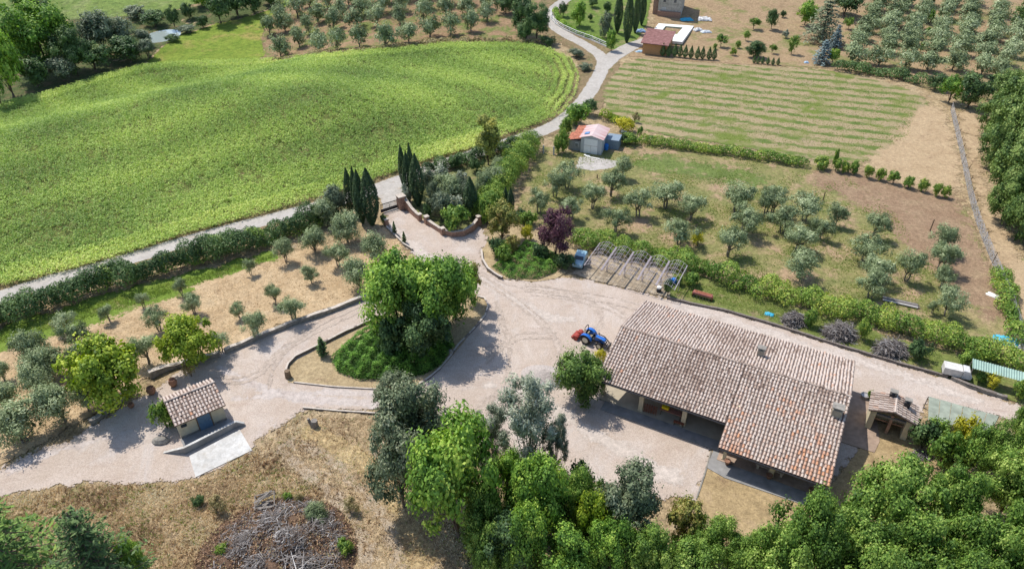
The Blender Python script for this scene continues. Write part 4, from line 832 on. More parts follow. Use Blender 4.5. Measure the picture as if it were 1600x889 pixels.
# ---- retaining and edging walls
wall_path('stone_wall', mp([(583, 464), (560, 471), (532, 482), (500, 494), (460, 507), (420, 523), (385, 538), (352, 552)]), [.55] * 8, .4, STONE, COPE, 'rough stone retaining wall between the straw grove and the drive', jit=.04, coph=.04)
wall_path('stone_wall', mp([(345, 556), (318, 563), (290, 570), (262, 578), (235, 590)]), [.55, .5, .5, .6, .8], .4, STONE, COPE, 'ruined stone wall behind the garage between the two bright trees', jit=.08, coph=.04)
wall_path('stone_wall', mp([(205, 612), (180, 634), (155, 655), (142, 663)]), [.5] * 4, .4, STONE, COPE, 'stone wall under the large bright tree beside the drive', jit=.08, coph=.04)
wall_path('drive_kerb', mp([(604, 356), (618, 370), (632, 384), (645, 392)]), [.3] * 4, .2, STONE, COPE, 'low stone kerb along the entrance drive beside two small conifers', jit=.02, coph=.03, cw=.01)
EDG = simple('edging_stone', (.20, .17, .15), .9, var=.25)
wall_path('bed_edging', mp([(447, 584), (451, 571), (462, 560), (500, 541), (540, 521), (566, 509), (600, 494), (636, 476)]), [.38] * 8, .2, EDG, COPE, 'curved stone edging round the upper side of the island bed', jit=.02, coph=.03, cw=.01)
wall_path('bed_edging', mp([(459, 598), (520, 605), (592, 609)]), [.14] * 3, .14, EDG, COPE, 'straight low edging along the wheel tracks below the island bed', coph=.02, cw=0, jit=.01)
wall_path('bed_edging', mp([(655, 601), (672, 590), (686, 578), (700, 562), (716, 540), (740, 515), (758, 494), (763, 478), (757, 467), (746, 464)]), [.18] * 10, .2, EDG, COPE, 'stone edging on the yard side of the island bed', coph=.02, cw=.01, jit=.02)
wall_path('bed_edging', mp([(752, 393), (754, 408), (762, 422), (778, 434), (785, 437)]), [.4] * 5, .22, EDG, COPE, 'curved stone kerb around the corner bed of the juniper', coph=.03, cw=.02, jit=.02)
wall_path('lane_edging', mp([(1042, 467), (1076, 475), (1130, 486), (1210, 509), (1300, 538), (1400, 568), (1480, 590)]), [.28] * 7, .2, EDG, EDG, 'long dark edging between the lane and the grass strip above the barn', coph=.03, cw=.02, jit=.02)
wall_path('lane_edging', mp([(1486, 592), (1510, 604), (1550, 617), (1572, 623)]), [.35] * 4, .3, STONE, EDG, 'crumbling stone edging along the lane below the green shelter', coph=.03, cw=.02, jit=.06)
wall_path('lane_edging', mp([(474, 638), (530, 643), (592, 647)]), [.18] * 3, .16, EDG, COPE, 'dark timber edging above the rough slope opposite the island bed', coph=.02, cw=.01, jit=.01)

# ============================================================ oven house, carport, shelter
c1, c2, c3, c4 = P(1361.7, 612, 2.5), P(1402, 615, 3.1), P(1398.5, 645, 3.1), P(1357, 642, 2.5); c5, c6 = P(1434, 627, 2.4), P(1433, 662.7, 2.4)
ov = thing('oven_house', 'small brick outbuilding with tiled roof, two chimneys and open dark hearths', 'outbuilding', (c3.x, c3.y, 0), math.atan2((c2 - c3).y, (c2 - c3).x) - math.pi / 2)
OM = Matrix.Translation((c3.x, c3.y, 0)) @ Matrix.Rotation(ov.rotation_euler.z, 4, 'Z'); OI = OM.inverted()
l = lambda p: OI @ p
D_ = (c2 - c3).length; wl_ = abs((l(c4)).x) ; wr_ = (l(c6)).x
def colO(u, v): return .42 + .1 * math.sin(u * 7)
vl = Vector((wl_, 0, .6)); vr = Vector((-wr_, 0, .7))
tiled('roof', (-wl_, 0, 2.5), (0, 1, 0), vl, D_, vl.length, ov, colO, 21, .30, .40)
tiled('roof', (wr_, 0, 2.4), (0, 1, 0), vr, D_, vr.length, ov, colO, 22, .30, .40)
mb = MB(); mb.cur = .5
for i in range(6): mb.tube([(0, i * D_ / 6, 3.16), (0, (i + 1) * D_ / 6 + .02, 3.15)], .10, 8, .09)
mb.build('ridge_tiles', TILE, ov)
mb = MB(); mb.box(-wl_ + .25, -wl_ + .75, .3, D_ - .2, 0, 2.35); mb.box(wr_ - .8, wr_ - .3, .3, D_ - .2, 0, 2.25); mb.box(-wl_ + .75, wr_ - .8, D_ - .6, D_ - .2, 0, 2.3); mb.build('wall', CREAM, ov)
mb = MB(); mb.box(-wl_ + .75, wr_ - .8, .9, 1.0, .95, 1.1); mb.box(-.1, .15, .35, .6, 0, 2.4); mb.build('hearth', BRICKM, ov)
mb = MB(); mb.box(-wl_ + .76, wr_ - .81, .32, .55, 1.9, 2.12); mb.build('beam', GWOOD, ov)
for (x, y, w_) in ((-.35, D_ - .45, .55), (wr_ * .45, D_ * .62, .5)): chimney(ov, x, y, 2.4, 3.35, w_, DARKM)
q = [P(1451, 619, 1.5), P(1561, 650, 1.5), P(1548, 678, 1.5), P(1450, 655, 1.5)]
GRN = simple('weathered_green_sheet', (.27, .30, .24), .7, var=.16, scale=1.5)
cp = thing('metal_shelter', 'flat shelter of weathered grey-green sheets beside the oven house', 'shelter', (q[3].x, q[3].y, 0)); o0 = Vector((q[3].x, q[3].y, 0))
for k in range(6):
    f0, f1 = k / 6 + .004, (k + 1) / 6 - .004; A_ = q[0].lerp(q[1], f0); B_ = q[0].lerp(q[1], f1); C_ = q[3].lerp(q[2], f1); E_ = q[3].lerp(q[2], f0); z = .02 * (k % 2)
    mb = MB(); mb.add([v - o0 + Vector((0, 0, z)) for v in (A_, E_, C_, B_)] + [v - o0 + Vector((0, 0, z - .04)) for v in (A_, E_, C_, B_)], [(0, 1, 2, 3), (7, 6, 5, 4), (0, 4, 5, 1), (1, 5, 6, 2), (2, 6, 7, 3), (3, 7, 4, 0)]); mb.build('roof_sheet', GRN, cp)
for f in (0, .5, 1):
    for e in (0, 1):
        v = (q[0].lerp(q[1], f) if e == 0 else q[3].lerp(q[2], f)) - o0; mb = MB(); mb.tube([(v.x, v.y, -.1), (v.x, v.y, 1.46)], .05, 6); mb.build('post', GWOOD, cp)
q = [P(1520, 560, 2.0), P(1640, 592, 2.0), P(1640, 607, 1.8), P(1519.5, 575, 1.8)]
TEAL = simple('green_corrugated_sheet', (.30, .42, .36), .5, .2, var=.12, scale=1)
gs = thing('corrugated_shelter', 'long narrow shelter with pale green corrugated roof above the lane', 'shelter', (q[3].x, q[3].y, 0)); o0 = Vector((q[3].x, q[3].y, 0))
vs = []; fs = []; n = 150
for i in range(n + 1):
    f = i / n; z = .035 * math.sin(i * math.pi / 2.5)
    vs += [q[0].lerp(q[1], f) - o0 + Vector((0, 0, z)), q[3].lerp(q[2], f) - o0 + Vector((0, 0, z))]
    if i < n: fs.append((2 * i, 2 * i + 1, 2 * i + 3, 2 * i + 2))
mb = MB(); mb.add(vs, fs); mb.build('roof_sheet', TEAL, gs)
for f in (.01, .33, .66, .97):
    for e in (0, 1):
        v = (q[0].lerp(q[1], f) if e == 0 else q[3].lerp(q[2], f)) - o0; mb = MB(); mb.tube([(v.x, v.y, -.1), (v.x, v.y, v.z - .05)], .05, 6); mb.build('post', GWOOD, gs)

# ============================================================ red-roofed shed with lean-tos
f0, f1 = G(906.6, 238), G(939, 243); ax = (f1 - f0); SA = math.atan2(ax.y, ax.x); SWd = ax.length
sh = thing('shed', 'grey metal shed with red sheet roof, skylight and tall white doors', 'shed', (f0.x, f0.y, 0), SA)
SM = Matrix.Translation((f0.x, f0.y, 0)) @ Matrix.Rotation(SA, 4, 'Z'); SI = SM.inverted()
GREYW = simple('grey_panel_wall', (.46, .47, .47), .6, var=.06); REDR = tilemat('red_roof_sheet', [(0, (.34, .15, .14)), (.35, (.45, .27, .26)), (.6, (.54, .42, .41)), (1, (.60, .52, .51))])
DP = 4.6; ZE = 2.9; ZK = 3.35
mb = MB(); mb.box(0, SWd, 0, DP, -.1, ZE - .05); mb.extr([(0, ZE - .05), (SWd, ZE - .05), (SWd / 2, ZK - .12)], 0, DP); mb.build('wall', GREYW, sh)
for side in (0, 1):
    x0, x1 = (-.25, SWd / 2) if side == 0 else (SWd + .3, SWd / 2); n = 26; vs = []; fs = []; va = []
    for i in range(n + 1):
        y = -.3 + (DP + .5) * i / n; z = .03 * math.sin(i * math.pi / 1.5); vs += [(x0, y, ZE - .08 + z), (x1, y, ZK + z)]; va += [.45 + .3 * math.sin(i * 1.1 + side) * (rnd.random()), .5 + .3 * rnd.random()]
        if i < n: fs.append((2 * i, 2 * i + 1, 2 * i + 3, 2 * i + 2) if side == 1 else (2 * i, 2 * i + 2, 2 * i + 3, 2 * i + 1))
    b = MB(); b.v = vs; b.f = fs; b.a = va; b.build('roof', REDR, sh)
mb = MB(); M_ = Matrix.Translation((.75, 1.0, ZE + .24)) @ Matrix.Rotation(-math.atan2(.45, SWd / 2), 4, 'Y'); mb.box(-.4, .4, -.4, .4, 0, .06, M_); mb.build('skylight', simple('skylight_glass', (.10, .22, .42), .2), sh)
mb = MB(); mb.box(SWd * .16, SWd * .80, -.05, -.002, 0, 2.65); dd = mb.build('door', WHITE, sh)
mb = MB(); mb.box(SWd * .475, SWd * .485, -.07, -.05, 0, 1.5); mb.box(SWd * .16, SWd * .80, -.07, -.05, 1.48, 1.53); mb.build('frame', STEEL, dd)
mb = MB(); mb.box(-2.15, -.05, .4, 3.2, -.1, 1.85); mb.build('lean_to_wall', simple('lean_to_wall', (.33, .33, .32), .8), sh)
RUSTR = simple('rusty_sheet', (.42, .15, .09), .8, var=.35, scale=3)
vs = []; fs = []; n = 24
for i in range(n + 1):
    y = .2 + 3.2 * i / n; z = .03 * math.sin(i * math.pi / 1.5); vs += [(-2.4, y, 1.9 + z), (-.02, y, 2.45 + z)]
    if i < n: fs.append((2 * i, 2 * i + 2, 2 * i + 3, 2 * i + 1))
mb = MB(); mb.add(vs, fs); mb.build('lean_to_roof', RUSTR, sh)
mb = MB(); mb.add([(-1.9, 3.5, 2.0), (-.1, 3.5, 2.3), (-.1, 6.2, 2.3), (-1.9, 6.2, 2.0)], [(0, 1, 2, 3)]); mb.add([(-1.9, 3.5, 1.95), (-.1, 3.5, 2.25), (-.1, 6.2, 2.25), (-1.9, 6.2, 1.95)], [(3, 2, 1, 0)]); mb.build('lean_to_roof', RUSTR, sh)
mb = MB(); mb.box(-1.0, -.45, .34, .398, .8, 1.5); ww = mb.build('window', WHITE, sh)
for i in range(3):
    for j in range(3):
        mb = MB(); mb.box(-.96 + i * .16, -.83 + i * .16, .32, .34, .84 + j * .21, 1.01 + j * .21); mb.build('pane', GLASS, ww)
mb = MB(); mb.box(SWd + .02, SWd + 2.2, 2.8, 5.4, -.1, 1.7); mb.build('side_store', simple('side_store', (.20, .26, .32), .6), sh)

# ============================================================ pool house, pool, farmhouse
cs = [P(1001, 67, 2.7), P(1012, 44, 2.9), P(1056.5, 49.5, 2.9), P(1045, 72, 2.7)]; z0 = H(cs[0].x, cs[0].y)
cs = [P(1001, 67, z0 + 2.5), P(1012, 44, z0 + 3.0), P(1056.5, 49.5, z0 + 3.0), P(1045, 72, z0 + 2.5)]
ph = thing('pool_house', 'low ochre pool house with mottled dark red single-slope roof', 'pool house', (cs[0].x, cs[0].y, z0)); o0 = Vector((cs[0].x, cs[0].y, z0))
L_ = [c - o0 for c in cs]
mb = MB(); mb.add(L_ + [v - Vector((0, 0, .14)) for v in L_], [(0, 3, 2, 1), (4, 5, 6, 7), (0, 4, 7, 3), (3, 7, 6, 2), (2, 6, 5, 1), (1, 5, 4, 0)])
t = NT('mottled_roof'); PHR = t.done(t.bsdf(t.ramp(t.noise(1.5, 6, .7), [(.3, (.13, .065, .06)), (.55, (.24, .12, .11)), (.75, (.32, .21, .19))]), .9, .15)); mb.build('roof', PHR, ph)
cen = sum(L_, Vector()) / 4; W4 = [cen + (v - cen) * .86 for v in L_]
mb = MB(); mb.add([Vector((v.x, v.y, -.2)) for v in W4] + [Vector((v.x, v.y, v.z - .22)) for v in W4], [(0, 1, 2, 3), (4, 7, 6, 5), (0, 4, 5, 1), (1, 5, 6, 2), (2, 6, 7, 3), (3, 7, 4, 0)]); mb.build('wall', simple('ochre_wall', (.48, .26, .12), .9), ph)
zp = .45; dk = [P(1029, 37, .8), P(1084, 41, .8), P(1066, 66, .8), P(1010, 61, .8)]; bs_ = [P(1040, 41.2, .8), P(1067, 43.3, .8), P(1058, 54, .8), P(1031, 52, .8)]
root = thing('swimming_pool', 'pale green drained swimming pool in a bright white paved surround', 'pool', (dk[3].x, dk[3].y, zp)); o0 = Vector((dk[3].x, dk[3].y, zp))
mb = MB(); a = [Vector((v.x - o0.x, v.y - o0.y, .35)) for v in dk]; b = [Vector((v.x - o0.x, v.y - o0.y, .35)) for v in bs_]
mb.add(a + b + [v - Vector((0, 0, .6)) for v in a], [(0, 4, 5, 1), (1, 5, 6, 2), (2, 6, 7, 3), (3, 7, 4, 0), (0, 1, 9, 8), (1, 2, 10, 9), (2, 3, 11, 10), (3, 0, 8, 11)]); mb.build('pool_deck', WHITE, root)
mb = MB(); c = [v - Vector((0, 0, 1.2)) for v in b]; mb.add(b + c, [(0, 1, 2, 3)[::-1] if False else (4, 7, 6, 5), (0, 4, 5, 1), (1, 5, 6, 2), (2, 6, 7, 3), (3, 7, 4, 0)]); mb.build('basin', simple('basin_lining', (.46, .52, .38), .6), root)
fa, fb = G(1027, 24), G(1063, 28); d = fb - fa; FA = math.atan2(d.y, d.x); FW = d.length
fh = thing('farmhouse', 'grey stone farmhouse with arched side annex at the edge of the pool garden', 'house', tuple(fa), FA)
FST = simple('farm_stone', (.46, .42, .36), .95, var=.2, scale=1.6)
mb = MB(); mb.box(0, FW, 0, 8, -.5, 7.5); mb.build('wall', FST, fh)
mb = MB(); mb.extr([(-.4, 7.5), (FW + .4, 7.5), (FW / 2, 9.0)], -.4, 8.4); mb.build('roof', TILED, fh)
mb = MB(); mb.box(0.0, FW, -.6, -.002, -.3, 1.1); mb.build('plinth', BRICKM, fh)
for x in (FW * .70, FW * .25):
    mb = MB(); mb.box(x - .3, x + .3, -.03, -.002, 3.2, 4.3); w_ = mb.build('window', GLASS, fh); mb = MB(); mb.box(x - .36, x + .36, -.08, -.03, 3.1, 3.2); mb.build('sill', COPE, w_)
mb = MB(); mb.box(FW * .15, FW * .35, -.03, -.003, 1.3, 2.0); mb.build('wall_patch', WCONC, fh)
mb = MB(); mb.box(-1.3, -.05, .5, 4, -.3, 6); mb.build('annex', BRICKM, fh)

# curved white garden fence beside the far road
pts = mp([(861, 22), (861, 30), (868, 38), (880, 46), (900, 55), (925, 64), (948, 74)])
fc = thing('garden_fence', 'curved white rail fence on a low wall beside the far road', 'fence', tuple(pts[0])); o0 = pts[0]
mb = MB(); mb.tube([p - o0 + Vector((0, 0, 1.0)) for p in pts], .06, 5); mb.tube([p - o0 + Vector((0, 0, .65)) for p in pts], .04, 5); mb.build('rail', WHITE, fc)
mb = MB(); mb.tube([p - o0 + Vector((0, 0, .15)) for p in pts], .2, 4); mb.build('base_wall', WCONC, fc)
for p, _ in along(pts, 2.0): q_ = p - o0; mb = MB(); mb.box(q_.x - .06, q_.x + .06, q_.y - .06, q_.y + .06, q_.z, q_.z + 1.05); mb.build('post', WHITE, fc)

# wire fence down the right-hand side
pts = mp([(1485, 172), (1492, 205), (1500, 240), (1507, 275), (1514, 310), (1524, 345), (1536, 378), (1550, 412), (1564, 445), (1578, 482), (1590, 520), (1600, 560)])
fc = thing('wire_fence', 'long wire mesh fence with leaning dark posts down the side of the orchard', 'fence', tuple(pts[0])); o0 = pts[0]
t = NT('wire_mesh'); sh_ = t.bsdf((.42, .43, .46), .5, .3, .2); tp = t.n('ShaderNodeBsdfTransparent'); mx = t.n('ShaderNodeMixShader')
vec = t.coord(); f = t.math('GREATER_THAN', t.noise(6, 3, .7, vec), .50); t.l(f, mx.inputs[0]); t.l(tp.outputs[0], mx.inputs[1]); t.l(sh_, mx.inputs[2]); MESHM = t.done(mx.outputs[0])
mb = MB(); n = len(pts)
for i in range(n - 1):
    a, b = pts[i] - o0, pts[i + 1] - o0; mb.add([a, b, b + Vector((0, 0, 1.55)), a + Vector((0, 0, 1.55))], [(0, 1, 2, 3)])
mb.build('wire_mesh', MESHM, fc)
for k, (p, dd) in enumerate(along(pts, 3.2)):
    q_ = p - o0; lx = rnd.uniform(-.05, .3); mb = MB(); mb.tube([(q_.x, q_.y, -.1), (q_.x + lx, q_.y - .1, 1.75)], .05, 5); mb.build('post', WOOD, fc)
# ============================================================ cypresses
for px, py, w_, top, lab in ((550, 334, 15, 263, 'slim dark cypress at the road end of the left gate clump'), (560, 340, 13, 261, 'tall cypress standing behind the others in the left gate clump'),
                             (567, 349, 19, 266, 'middle front cypress of the left gate clump'), (582, 352, 27, 264, 'broad cypress of the left gate clump nearest the iron gate')):
    T('cypress', 'cypress_tree', px, py, w_ * 1.12, top, lab, group='cypresses by the gate')
for px, py, w_, top, lab in ((631, 292, 12, 227, 'slender cypress at the road side of the clump right of the gate'), (640, 314, 15, 237, 'cypress just behind the brick gate pillar'), (645, 302, 12, 224, 'tallest cypress rising behind the clump right of the gate'),
                             (654, 322, 22, 241, 'broad front cypress of the clump right of the gate'), (736, 339, 21, 277, 'single dark cypress behind the curved entrance wall'), (790, 330, 9, 292, 'small slim cypress behind the mottled tree'), (798, 336, 11, 294, 'small cypress next to the mottled tree, taller of two')):
    T('cypress', 'cypress_tree', px, py, w_ * 1.12, top, lab, group='cypresses by the gate')
for px, py, w_, top, lab in ((964, 52, 15, -14, 'distant cypress beside the pool garden lawn'), (979, 67, 17, -12, 'distant cypress in front of the pool garden row with bare foot'), (992, 52, 13, -14, 'third distant cypress of the pool garden row'), (1002, 40, 12, -16, 'distant cypress closest to the farmhouse')):
    T('cypress', 'cypress_tree', px, py, w_, top, lab, group='cypresses by the pool garden')

# ============================================================ olives of the straw-covered grove, by row
def ordi(n): return ['first', 'second', 'third', 'fourth', 'fifth', 'sixth', 'seventh', 'eighth', 'ninth', 'tenth', 'eleventh', 'twelfth', 'thirteenth', 'fourteenth'][n]
def grove(kind, rows, fmt, group, name='olive_tree', k=1.0, hk=1.0):
    for r, row in enumerate(rows):
        for i, q in enumerate(sorted(row)):
            px, py, w_ = q[0], q[1], q[2]; b = G(px, py); s = scale_at((b.x, b.y, b.z + 1.5)); rr = w_ * k / s / 2
            h = (q[3] if len(q) > 3 else min(4.2, rr * 1.75 + .5)) * hk * rnd.uniform(.93, 1.07)
            T_at(kind, name, b, rr * rnd.uniform(.95, 1.05), h, fmt.format(o=ordi(i), r=ordi(r)), group=group)
grove('olive', [[(392, 430, 22), (285, 461, 26), (226, 481, 24), (172, 503, 26), (107, 520, 36)],
                [(447, 410, 38), (375, 497, 26), (305, 492, 36), (250, 517, 42), (430, 477, 32)],
                [(530, 416, 38), (487, 443, 32), (125, 545, 44), (402, 530, 44), (460, 502, 44)],
                [(347, 551, 36), (232, 570, 48)]],
      'olive on the straw slope, {o} from the left in the {r} row from the road', 'olive trees on the straw-covered grove', k=1.12)
grove('olive_dense', [[(510, 350, 40), (492, 396, 46), (545, 378, 52), (588, 412, 50), (562, 452, 50)]],
      'full round olive near the gate cypresses, {o} from the left of its cluster', 'dense olives by the gate cypresses', k=1.1)
grove('olive_dense', [[(8, 596, 30), (60, 566, 50), (92, 582, 44), (70, 600, 50), (128, 572, 40)], [(40, 690, 78, 4.2), (66, 618, 46), (100, 658, 66), (140, 640, 44), (12, 640, 50)]],
      'dense olive at the low end of the grove, {o} from left in its {r} row', 'dense olives at the lower end of the grove', k=1.2)
# orchard olives (between the two hedges)
grove('olive', [[(886, 294, 42, 4.2), (972, 280, 32), (955, 306, 44), (925, 326, 38), (892, 342, 34), (867, 309, 38), (842, 334, 38)],
                [(1040, 326, 54, 4.6), (997, 339, 46), (962, 363, 40), (1077, 344, 44), (1060, 384, 50)],
                [(1150, 332, 52, 4.4), (1195, 334, 38), (1162, 364, 54), (1137, 400, 46), (1207, 334, 38)],
                [(1221, 364, 46), (1254, 347, 52), (1302, 353, 34), (1280, 374, 34), (1245, 392, 50), (1250, 436, 60)],
                [(1365, 372, 40), (1350, 410, 50), (1362, 442, 50), (1358, 466, 44), (1415, 439, 44)],
                [(1465, 396, 42), (1467, 424, 44), (1470, 448, 34), (1477, 494, 46), (1455, 490, 20)]],
      'silvery orchard olive above the arches, {o} from the left in the {r} block', 'olive trees of the middle orchard', k=1.22, hk=1.0)
# far grove above the crop field
grove('olive_far', [[(439, 90, 30), (468, 74, 26), (499, 82, 30), (527, 78, 26), (562, 74, 28), (602, 74, 34), (639, 68, 32), (672, 58, 30), (704, 55, 28), (736, 49, 28), (762, 34, 26)],
                    [(422, 55, 22), (446, 50, 28), (484, 54, 20), (522, 46, 30), (557, 46, 30), (590, 42, 28), (627, 40, 28), (662, 34, 28), (697, 30, 28), (730, 26, 28), (758, 14, 24)],
                    [(437, 34, 26), (465, 27, 28), (497, 36, 30), (535, 28, 26), (566, 26, 28), (597, 22, 26), (630, 18, 26), (664, 14, 26), (697, 9, 26), (728, 6, 26)],
                    [(484, 12, 24), (512, 14, 26), (545, 10, 26), (577, 6, 26), (608, 4, 26), (640, 0, 26), (672, -4, 26), (770, -2, 26), (800, 12, 24)]],
      'far olive beyond the crop field, {o} from left in the {r} row up', 'olive trees of the grove beyond the crop field', k=1.3, hk=1.15)
# far grove on the hill top right
Z4 = lambda L, w_: [(1200 + a / 4, b / 4, w_) for a, b in L]
grove('olive_far', [Z4([(525, 400), (690, 412), (850, 430), (990, 448), (1150, 440), (1330, 470), (1430, 490)], 36), Z4([(555, 325), (735, 335), (860, 345), (1030, 365), (1190, 350), (1350, 390), (1480, 410)], 34),
                    Z4([(590, 262), (740, 282), (880, 290), (1040, 300), (1200, 300), (1350, 320), (1520, 360)], 33), Z4([(620, 210), (740, 222), (900, 232), (1060, 242), (1230, 242), (1400, 262), (1540, 290)], 32),
                    Z4([(640, 160), (780, 172), (910, 190), (1070, 205), (1230, 200), (1390, 222), (1560, 242)], 31), Z4([(650, 110), (800, 116), (950, 132), (1110, 125), (1250, 132), (1420, 160), (1570, 190)], 30),
                    Z4([(700, 68), (830, 70), (960, 98), (1130, 70), (1270, 80), (1430, 100)], 29), Z4([(720, 25), (850, 28), (1000, 38), (1150, 38), (1290, 30)], 28)],
      'silvery hillside grove olive, {o} from left in the {r} row up', 'olive trees of the hillside grove', k=1.25, hk=.95)
for (px, py, w_, top, kind) in ((1452, 40, 9, 15, 'bright_far'), (1446, 62, 9, 42, 'bright_far'), (1438, 82, 9, 64, 'bright_far')):
    T(kind, 'young_tree', px, py, w_, top, 'narrow bright green sapling, one of a line crossing the hillside grove', group='saplings in the hillside grove')

# ============================================================ orchard and garden around the pool
for i, (px, py) in enumerate(((1035, 88), (1044, 89), (1054, 89), (1062, 90), (1070, 91), (1079, 92), (1089, 93), (1097, 93), (1107, 94), (1115, 94))):
    T('small_cone', 'conical_shrub', px, py, 10, py - 19, f'conical shrub of the row in front of the pool house, {ordi(i)} from the pool house', 'shrub', 'conical shrubs below the pool house')
for i, (px, py) in enumerate(((1178, 99), (1184, 100), (1191, 100), (1199, 101), (1207, 102), (1215, 102))):
    T('small_cone', 'conical_shrub', px, py, 7, py - 11, f'tiny conical shrub at the top edge of the striped field, {ordi(i)} from the left', 'shrub', 'small shrubs at the field edge')
for px, py, w_, top, kind, lab in ((1177, 46, 22, 26, 'small_fruit', 'small spreading fruit tree high on the dry slope'), (1165, 64, 13, 47, 'small_fruit', 'little fruit tree below the spreading one on the dry slope'),
        (1126, 74, 24, 54, 'small_fruit', 'small fruit tree nearest the pool deck corner'), (1153, 76, 11, 64, 'shrub', 'small shrub between two fruit trees on the dry slope'), (1145, 87, 12, 74, 'shrub', 'rounded shrub beside the conical shrubs'),
        (1117, 78, 9, 68, 'shrub', 'small dark shrub above the end of the conical row'), (1180, 90, 36, 62, 'dark', 'dark round fig-like tree above the field corner'), (1205, 46, 22, 12, 'mid_far', 'dark bushy tree at the edge of the upper lawn'),
        (1223, 28, 10, 16, 'shrub_dark', 'round shrub alone on the upper lawn'), (1227, 60, 13, 46, 'shrub_silver', 'grey shrub below the round shrub on the upper lawn'), (1236, 85, 20, 54, 'small_fruit', 'upright fan-shaped tree above the striped field'),
        (1206, 84, 15, 68, 'small_fruit', 'pale small tree left of the fan-shaped one'), (1257, 40, 36, -2, 'bright_far', 'bright green rounded tree at the top of the hillside'),
        (1282, 66, 62, -6, 'far_pine', 'large grey-green pine left of the hillside grove'), (1318, 26, 52, -18, 'mid_far', 'dark tree at the top corner of the hillside grove'), (1283, 100, 36, 61, 'spruce', 'blue spruce at the lower corner of the hillside grove'),
        (1300, 100, 18, 75, 'bright_far', 'yellow-green shrub beside the blue spruce'), (1303, 76, 26, 38, 'spruce', 'darker spruce right behind the blue spruce'), (1325, 46, 18, 26, 'small_fruit', 'small tree beside the pine on bare soil'),
        (1512, 168, 56, 112, 'mid_far', 'broad dark tree at the field corner by the wire fence'), (1482, 160, 40, 118, 'bright_far', 'lighter green tree at the top of the wire fence'), (1460, 140, 34, 112, 'mid_far', 'dark bushy tree ending the hedge above the field'),
        (905, 42, 28, 2, 'bright_far', 'light green tree on the garden lawn by the far road'), (945, 60, 24, 18, 'grey_far', 'thin brownish tree beside the distant cypresses'), (955, 80, 20, 44, 'bright_far', 'small round tree at the road fork'),
        (925, 12, 18, -4, 'mid_far', 'dark round shrub on the far lawn'), (880, 26, 16, 2, 'mid_far', 'small dark tree where the white fence begins'), (948, 22, 16, 2, 'mid_far', 'dark garden tree left of the distant cypresses'), (922, 34, 9, 22, 'shrub_dark', 'small dark ball shrub on the garden lawn')):
    T(kind, 'tree' if kind not in ('shrub', 'shrub_dark', 'shrub_silver') else 'round_shrub', px, py, w_, top, lab, 'tree' if kind not in ('shrub', 'shrub_dark', 'shrub_silver') else 'shrub')

# ============================================================ stream valley woods, top left
for px, py, w_, top, kind, lab in ((22, 152, 62, 42, 'bright_far', 'yellowing poplar at the very edge of the stream wood'), (4, 168, 30, 92, 'bright_far', 'slim bright poplar beside the yellowing one'), (78, 112, 110, -6, 'bright', 'big bright-topped tree of the stream wood'),
        (122, 118, 60, 40, 'dark', 'dark tree between the big bright tree and the grey willows'), (165, 92, 70, 18, 'grey_far', 'tall grey willow in the middle of the stream wood'), (226, 72, 34, 44, 'grey_far', 'grey bush at the near shore of the pond'), (270, 66, 26, 54, 'mid_far', 'dark bush at the meadow side of the pond'), (196, 76, 48, 24, 'grey_far', 'grey willow near the pond'),
        (205, 98, 62, 54, 'mid_far', 'low dark willow at the edge of the crop field'), (232, 92, 34, 62, 'grey_far', 'rounded grey bush above the pond bank'), (150, 112, 60, 66, 'mid_far', 'dark thicket tree under the grey willows'),
        (60, 136, 60, 88, 'mid_far', 'low dark tree at the foot of the stream wood'), (100, 126, 56, 84, 'grey_far', 'grey undergrowth tree along the field edge'), (50, 18, 60, -14, 'mid_far', 'far bush line tree beyond the big bright tree'),
        (243, 42, 46, 16, 'mid_far', 'dark bushes on the far bank of the pond'), (274, 46, 22, 8, 'mid_far', 'dark conical tree right of the pond'), (296, 30, 24, 4, 'mid_far', 'small dark trees along the stream'), (318, 44, 22, 22, 'mid_far', 'low dark bush at the corner of the meadow'),
        (345, 36, 42, -14, 'mid_far', 'large dark tree above the meadow'), (372, 28, 44, -18, 'mid_far', 'tall dark tree of the far tree line'), (398, 22, 36, -16, 'mid_far', 'dark tree closing the far tree line'), (425, 8, 40, -20, 'mid_far', 'dark tree beyond the end of the meadow'),
        (320, 10, 40, -18, 'bright_far', 'green tree behind the dark stream trees'), (215, 28, 40, 8, 'grey_far', 'grey bush on the opposite meadow'), (292, 52, 34, 40, 'grey_far', 'low grey scrub between pond and meadow')):
    T(kind, 'tree', px, py, w_, top, lab, 'tree')
for px, py, w_, top, kind, lab in ((812, 54, 44, -10, 'mid_far', 'dark tree at the end of the far grove'), (838, 66, 46, 0, 'dark', 'tall full green tree at the bend of the far road'), (822, 66, 34, 30, 'mid_far', 'lower dark tree under the tall one by the road bend'), (790, 22, 36, -10, 'mid_far', 'dark tree behind the far grove corner'),
        (858, 72, 30, 56, 'mid_far', 'low bush at the top corner of the crop field'), (900, 90, 30, 76, 'grey_far', 'scrubby bush between crop field and road'), (915, 110, 26, 98, 'grey_far', 'grey scrub along the road verge')):
    T(kind, 'tree', px, py, w_, top, lab, 'tree')

